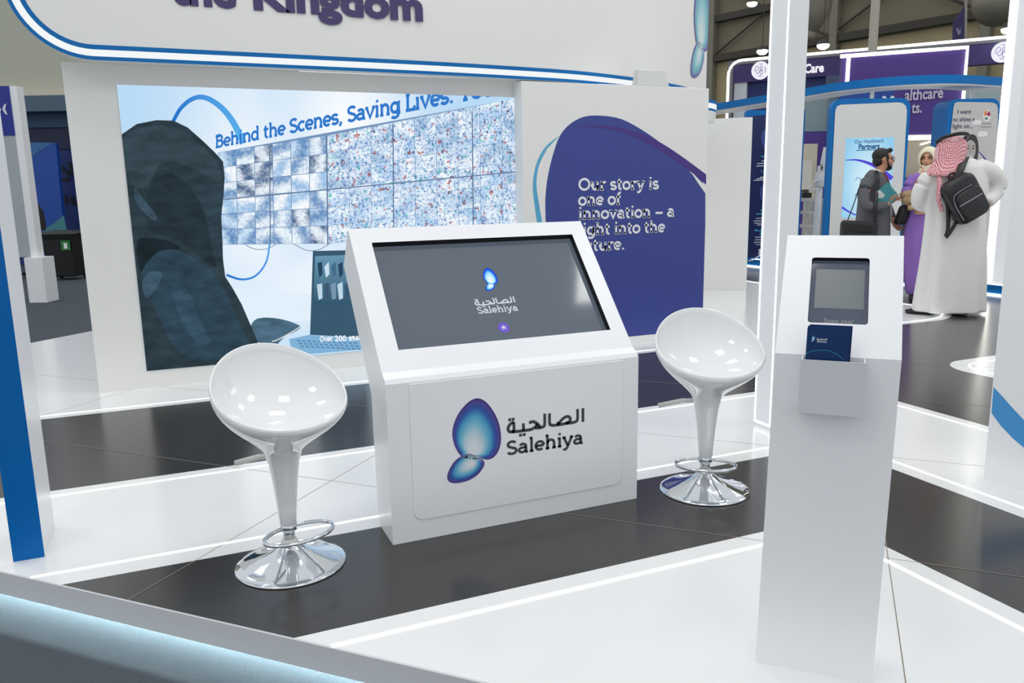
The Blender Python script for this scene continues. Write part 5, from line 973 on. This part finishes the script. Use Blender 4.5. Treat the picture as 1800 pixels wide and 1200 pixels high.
mb = MB(); mb.tube(catmull([bpp(-.03, -.5 * Lb, .03), bpp(-.015, -.5 * Lb - .04, .03), bpp(.03, -.5 * Lb - .04, .03), bpp(.045, -.5 * Lb, .03)], 5), .009, 8); obj('grab_handle', mb, BLACK, bp)
# ---- woman in purple
D = 9.0; t = person('person in a purple dress and cream headscarf with one hand raised to her chin', 1606, 524, D)
FW = -EX * .64 - EY * .76 - EZ * .08; mb = MB(); hc = ahead(1632, 279, D - .02); P = head(mb, hc, FW, s=.96)
loft(mb, D, [((1622, 298), (1644, 297), .055, 0), ((1606, 310), (1654, 308), .08, 0), ((1602, 335), (1652, 333), .10, 0), ((1602, 370), (1646, 369), .09, 0), ((1596, 400), (1648, 399), .11, 0)])
for x0, x1, x2 in ((1608, 1606, 1606), (1634, 1630, 1626)): limb(mb, D, [(x0, 395, 0), (x1, 455, 0), (x2, 518, .0)], [.085, .06, .04])
limb(mb, D, [(1608, 312, 0), (1598, 333, -.03), (1599, 352, -.08), (1610, 335, -.14), (1618, 312, -.17)], [.048, .044, .042, .036, .026]); hand(mb, ahead(1618, 312, D - .17), EX * .38 + EZ * .9 + EY * .2, EX * .5 + EY * .6, .75, .92)
limb(mb, D, [(1652, 312, 0), (1660, 338, 0), (1652, 362, -.10), (1632, 370, -.15)], [.048, .044, .04, .028]); hand(mb, ahead(1632, 370, D - .15), -EX * .9 - EZ * .1, EZ, .5, .92)
body = obj('body', mb, SKIN2, t, remesh=.007); face(t, P)
DR = cloth('dress_purple', (152, 116, 198), 18, .3); mb = MB()
loft(mb, D, [((1622, 298), (1646, 297), .065, 0), ((1604, 309), (1656, 307), .105, 0), ((1599, 330), (1656, 328), .125, 0), ((1597, 352), (1655, 351), .13, 0), ((1593, 385), (1652, 384), .14, 0), ((1588, 420), (1650, 419), .15, 0), ((1588, 455), (1648, 454), .155, 0), ((1591, 492), (1642, 491), .15, 0), ((1594, 512), (1636, 511), .14, 0), ((1597, 518), (1633, 517), .13, 0)], 56, .06, 6, .2)
limb(mb, D, [(1608, 311, 0), (1596, 332, -.03), (1596, 350, -.07)], [.062, .066, .068], 16); limb(mb, D, [(1652, 312, 0), (1660, 336, 0), (1654, 358, -.08)], [.068, .07, .075], 16); obj('dress', mb, DR, t, remesh=.010)
CUF = mat('cuff_pattern', (176, 152, 116), .8, noise=(55, .6)); mb = MB(); limb(mb, D, [(1594, 338, -.05), (1597, 350, -.08), (1604, 348, -.10)], [.074, .078, .060], 16); obj('cuff', mb, CUF, t, smooth=True); mb = MB(); limb(mb, D, [(1655, 352, -.07), (1646, 364, -.12), (1634, 369, -.14)], [.07, .066, .05], 16); obj('cuff', mb, CUF, t, smooth=True)
mb = MB(); limb(mb, D, [(1596, 366, -.16), (1608, 364, -.17), (1622, 366, -.17)], [.026, .034, .028], 12); obj('cuff', mb, CUF, t, smooth=True)
mb = MB(); p0 = ahead(1612.5, 325, D - .155); mb.tube([p0 + EX * .036 * cos(a_ * pi / 8) + EY * .036 * sin(a_ * pi / 8) + V((0, 0, -.012 * cos(a_ * pi / 8))) for a_ in range(16)], [.006] * 16, 6, closed=True); obj('bracelet', mb, mat('gold', (206, 160, 80), .3, metal=.9), t)
# headscarf: hood open around the face, falling over the chest
HJ = cloth('scarf_cream', (232, 226, 200), 30, .2); fwv = V(FW).normalized(); r_ = fwv.cross(EZ).normalized(); u_ = r_.cross(fwv); mb = MB(); rs = []; N = 30
for k, (fo, rx, rz, cz) in enumerate(((.084, .066, .088, -.010), (.072, .082, .108, -.006), (.035, .102, .128, .0), (-.02, .110, .132, .002), (-.075, .096, .115, .0), (-.105, .06, .075, .0), (-.118, .02, .03, .0))): rs.append([hc + fwv * fo + r_ * rx * cos(2 * pi * i / N) + u_ * (rz * sin(2 * pi * i / N) + cz) for i in range(N)])
mb.rings(rs, caps=False)
loft(mb, D, [((1619, 290), (1649, 288), .085, -.02), ((1617, 297), (1652, 296), .09, -.02), ((1613, 306), (1656, 306), .105, -.01), ((1614, 313), (1654, 313), .10, -.01)], 30, .05, 6)
o = obj('headscarf', mb, HJ, t, smooth=True); md = o.modifiers.new('thick', 'SOLIDIFY'); md.thickness = .006
mb = MB(); limb(mb, D, [(1638, 293, -.10), (1640, 305, -.125), (1642, 322, -.13)], [.03, .045, .02], 10); obj('scarf_end', mb, HJ, t, smooth=True)
shoe(t, D, 1604, 523, -EY * .8 - EX * .4, mat('shoe_dark', (40, 36, 38), .5)); shoe(t, D, 1624, 520, -EY * .9 - EX * .1, mat('shoe_dark', (40, 36, 38), .5))
hb_ = thing('handbag', 'black shoulder bag hanging at the side of the purple dress', 'handbag', tuple(ahead(1588, 376, D - .08)), -HEAD)
mb = MB(); rs = []
for d, k in ((.05, .9), (.02, 1), (-.03, 1), (-.05, .88)): rs.append([ahead(1587, 377, D - .02) + EX * (x * k + y * .28) + V((0, 0, y * k)) + EY * d for x, y in rrect(.11, .22, .03, 5)])
mb.rings(rs); obj('bag_body', mb, mat('bag_black', (22, 20, 24), .5), hb_, smooth=True); strap([(1590, 366, -.02), (1598, 340, -.0), (1606, 318, -.01), (1612, 306, .0)], .010, hb_, D0=D)
# ---- man in grey suit, profile to the right
D = 9.1; t = person('person in a grey suit and dark red tie holding a folder', 1538, 534, D)
FW = EX * .97 - EY * .12 + EZ * .02; mb = MB(); hc = ahead(1553, 281, D - .02); P = head(mb, hc, FW, s=1.0)
loft(mb, D, [((1532, 300), (1554, 304), .08, 0), ((1526, 313), (1556, 318), .11, 0), ((1520, 340), (1557, 344), .14, 0), ((1516, 370), (1558, 373), .16, 0), ((1512, 405), (1556, 407), .17, 0), ((1514, 425), (1554, 427), .17, 0)])
limb(mb, D, [(1526, 420, -.08), (1520, 475, -.08), (1508, 532, -.08)], [.09, .065, .045]); limb(mb, D, [(1540, 420, .08), (1548, 475, .08), (1548, 532, .08)], [.09, .065, .045])
limb(mb, D, [(1528, 322, -.12), (1523, 342, -.19), (1525, 359, -.24), (1544, 361, -.23), (1562, 358, -.21)], [.034, .033, .031, .030, .028]); hand(mb, ahead(1561, 358, D - .21), EX * .75 + EZ * .55, EZ * .6 - EX * .3 - EY * .4, 1.0, .95)
limb(mb, D, [(1540, 316, .18), (1550, 345, .20), (1562, 372, .12), (1570, 388, .05)], [.046, .042, .038, .029]); hand(mb, ahead(1570, 388, D + .05), EX * .62 - EZ * .75, EX * .5 + EZ * .5, .8, .95)
obj('body', mb, SKIN, t, remesh=.007); face(t, P, (24, 20, 18), (170, 98, 88))
HAIR = mat('hair_black', (20, 17, 16), .55, bump=(180, .4)); mb = MB(); fwv = V(FW).normalized(); r_ = fwv.cross(EZ).normalized(); M = Matrix((r_, fwv, EZ)).transposed()
mb.ball(P(0, -.030, .052), .083, .094, .082, 20, M); mb.ball(P(0, -.060, -.010), .074, .056, .066, 16, M); mb.tube([P(-.055, .052, .098), P(0, .068, .108), P(.055, .052, .098)], .024, 10)
for q in (-1, 1): mb.tube([P(q * .074, .024, .05), P(q * .076, .022, .0), P(q * .070, .026, -.028)], [.014, .010, .007], 8)
obj('hair', mb, HAIR, t, remesh=.007)
mb = MB(); mb.ball(P(0, .050, -.088), .050, .048, .034, 16, M)
for q in (-1, 1): mb.tube([P(q * .068, .026, -.025), P(q * .062, .036, -.058), P(q * .036, .066, -.088)], [.009, .014, .018], 8)
mb.tube([P(-.026, .090, -.050), P(0, .100, -.047), P(.026, .090, -.050)], .007, 8); obj('beard', mb, HAIR, t, remesh=.006)
mb = MB()
for q in (-1, 1):
    mb.tube([P(q * .034 + .024 * cos(a_ * pi / 8), .104 - abs(.024 * cos(a_ * pi / 8) * .2), .006 + .019 * sin(a_ * pi / 8)) for a_ in range(16)], [.002] * 16, 6, closed=True); mb.tube([P(q * .058, .100, .010), P(q * .078, .05, .014), P(q * .080, -.01, .012)], .002, 6)
mb.tube([P(-.010, .107, .01), P(.010, .107, .01)], .002, 6); obj('glasses', mb, BLACK, t)
SUIT = cloth('suit_grey', (98, 99, 104), 40, .25); mb = MB()
loft(mb, D, [((1530, 298), (1551, 304), .085, 0), ((1523, 307), (1557, 316), .15, 0), ((1515, 324), (1561, 334), .18, 0), ((1511, 350), (1562, 356), .20, 0), ((1508, 375), (1562, 379), .195, 0), ((1505, 400), (1562, 402), .20, 0), ((1504, 420), (1561, 421), .205, 0), ((1504, 432), (1558, 432), .205, 0)], 40, .02, 5, .4)
limb(mb, D, [(1525, 316, -.17), (1518, 340, -.22), (1522, 361, -.25), (1544, 363, -.24), (1558, 360, -.22)], [.066, .064, .060, .054, .046], 16); limb(mb, D, [(1540, 314, .16), (1550, 345, .20), (1561, 371, .13), (1567, 384, .07)], [.085, .075, .062, .055], 16); obj('jacket', mb, SUIT, t, remesh=.010)
mb = MB(); loft(mb, D, [((1533, 296), (1552, 303), .068, 0), ((1532, 301), (1556, 308), .075, .0), ((1532, 308), (1560, 316), .09, .0)], 24); loft(mb, D, [((1545, 330), (1564, 334), .10, 0), ((1545, 360), (1565.5, 362), .10, 0), ((1545, 388), (1565, 389), .10, 0)], 20); obj('shirt', mb, mat('shirt_white', (226, 228, 230), .7), t, smooth=True)
mb = MB(); mb.tube(catmull([ahead(1553, 304.5, D - .07), ahead(1555.5, 309, D - .09), ahead(1558.5, 318, D - .10), ahead(1562, 332, D - .09)], 4), interp([.014, .02, .026, .03], 4, 4), 8); obj('tie', mb, mat('tie_red', (112, 20, 36), .6), t, smooth=True)
TR = cloth('trousers_dark', (36, 36, 42), 40, .2); mb = MB(); loft(mb, D, [((1508, 395), (1560, 396), .18, 0), ((1510, 420), (1556, 421), .18, 0), ((1512, 436), (1554, 437), .17, 0)], 24)
limb(mb, D, [(1526, 425, -.08), (1520, 475, -.08), (1509, 526, -.08)], [.105, .085, .07], 16); limb(mb, D, [(1540, 425, .08), (1548, 475, .08), (1549, 526, .08)], [.105, .085, .07], 16); obj('trousers', mb, TR, t, remesh=.012)
shoe(t, D - .08, 1512, 541, EX, SH); shoe(t, D + .08, 1552, 533, EX, SH)
fo = thing('folder', 'teal printed folder held under the arm of the grey suit', 'folder', tuple(ahead(1558, 345, D - .235)), -HEAD)
qc = [(1537.5, 340.5), (1561.5, 319.5), (1580, 343.5), (1553, 373)]; mb = MB(); mb.prism([ahead(x, y, D - .232) for x, y in qc], EY * .012); obj('cover', mb, mat('folder_teal', (60, 138, 146), .4), fo)
mb = MB(); ppoly(mb, [(1538, 340.5), (1546, 333.5), (1550, 337), (1556, 343), (1552, 348), (1544, 348)], D - .234); obj('cover_photo', mb, mat('folder_pale', (196, 206, 204), .4), fo); mb = MB(); mb.tube([ahead(1565, 327, D - .234), ahead(1573, 337, D - .234)], .004, 6); obj('cover_line', mb, mat('folder_light', (150, 200, 204), .4), fo)
sb = thing('shoulder_bag', 'black shoulder bag with a long strap hanging behind the grey suit', 'shoulder bag', tuple(ahead(1510, 402, D - .3)), -HEAD)
mb = MB(); rs = []
for d, k in ((.07, .92), (.04, 1), (-.04, 1), (-.07, .9)): rs.append([ahead(1509, 410, D - .31) + EX * x * k + V((0, 0, y * k - x * .08)) + EY * d for x, y in rrect(.38, .27, .05, 5)])
mb.rings(rs); obj('bag_body', mb, mat('bag_charcoal', (26, 26, 29), .6, bump=(30, .5)), sb, smooth=True)
mb = MB(); mb.prism([ahead(x, y, D - .386) for x, y in ((1487, 392), (1535, 397), (1534, 408), (1486, 406))], EY * .01); obj('flap', mb, mat('bag_charcoal', (26, 26, 29), .6), sb)
strap([(1485, 398, -.31), (1492, 382, -.28), (1502, 355, -.24), (1509, 334, -.22), (1514, 322, -.19)], .006, sb, D0=D); strap([(1537, 405, -.33), (1538, 385, -.33), (1539, 362, -.31), (1541, 335, -.22), (1543, 312, -.18), (1540, 300, -.10)], .022, sb, D0=D)
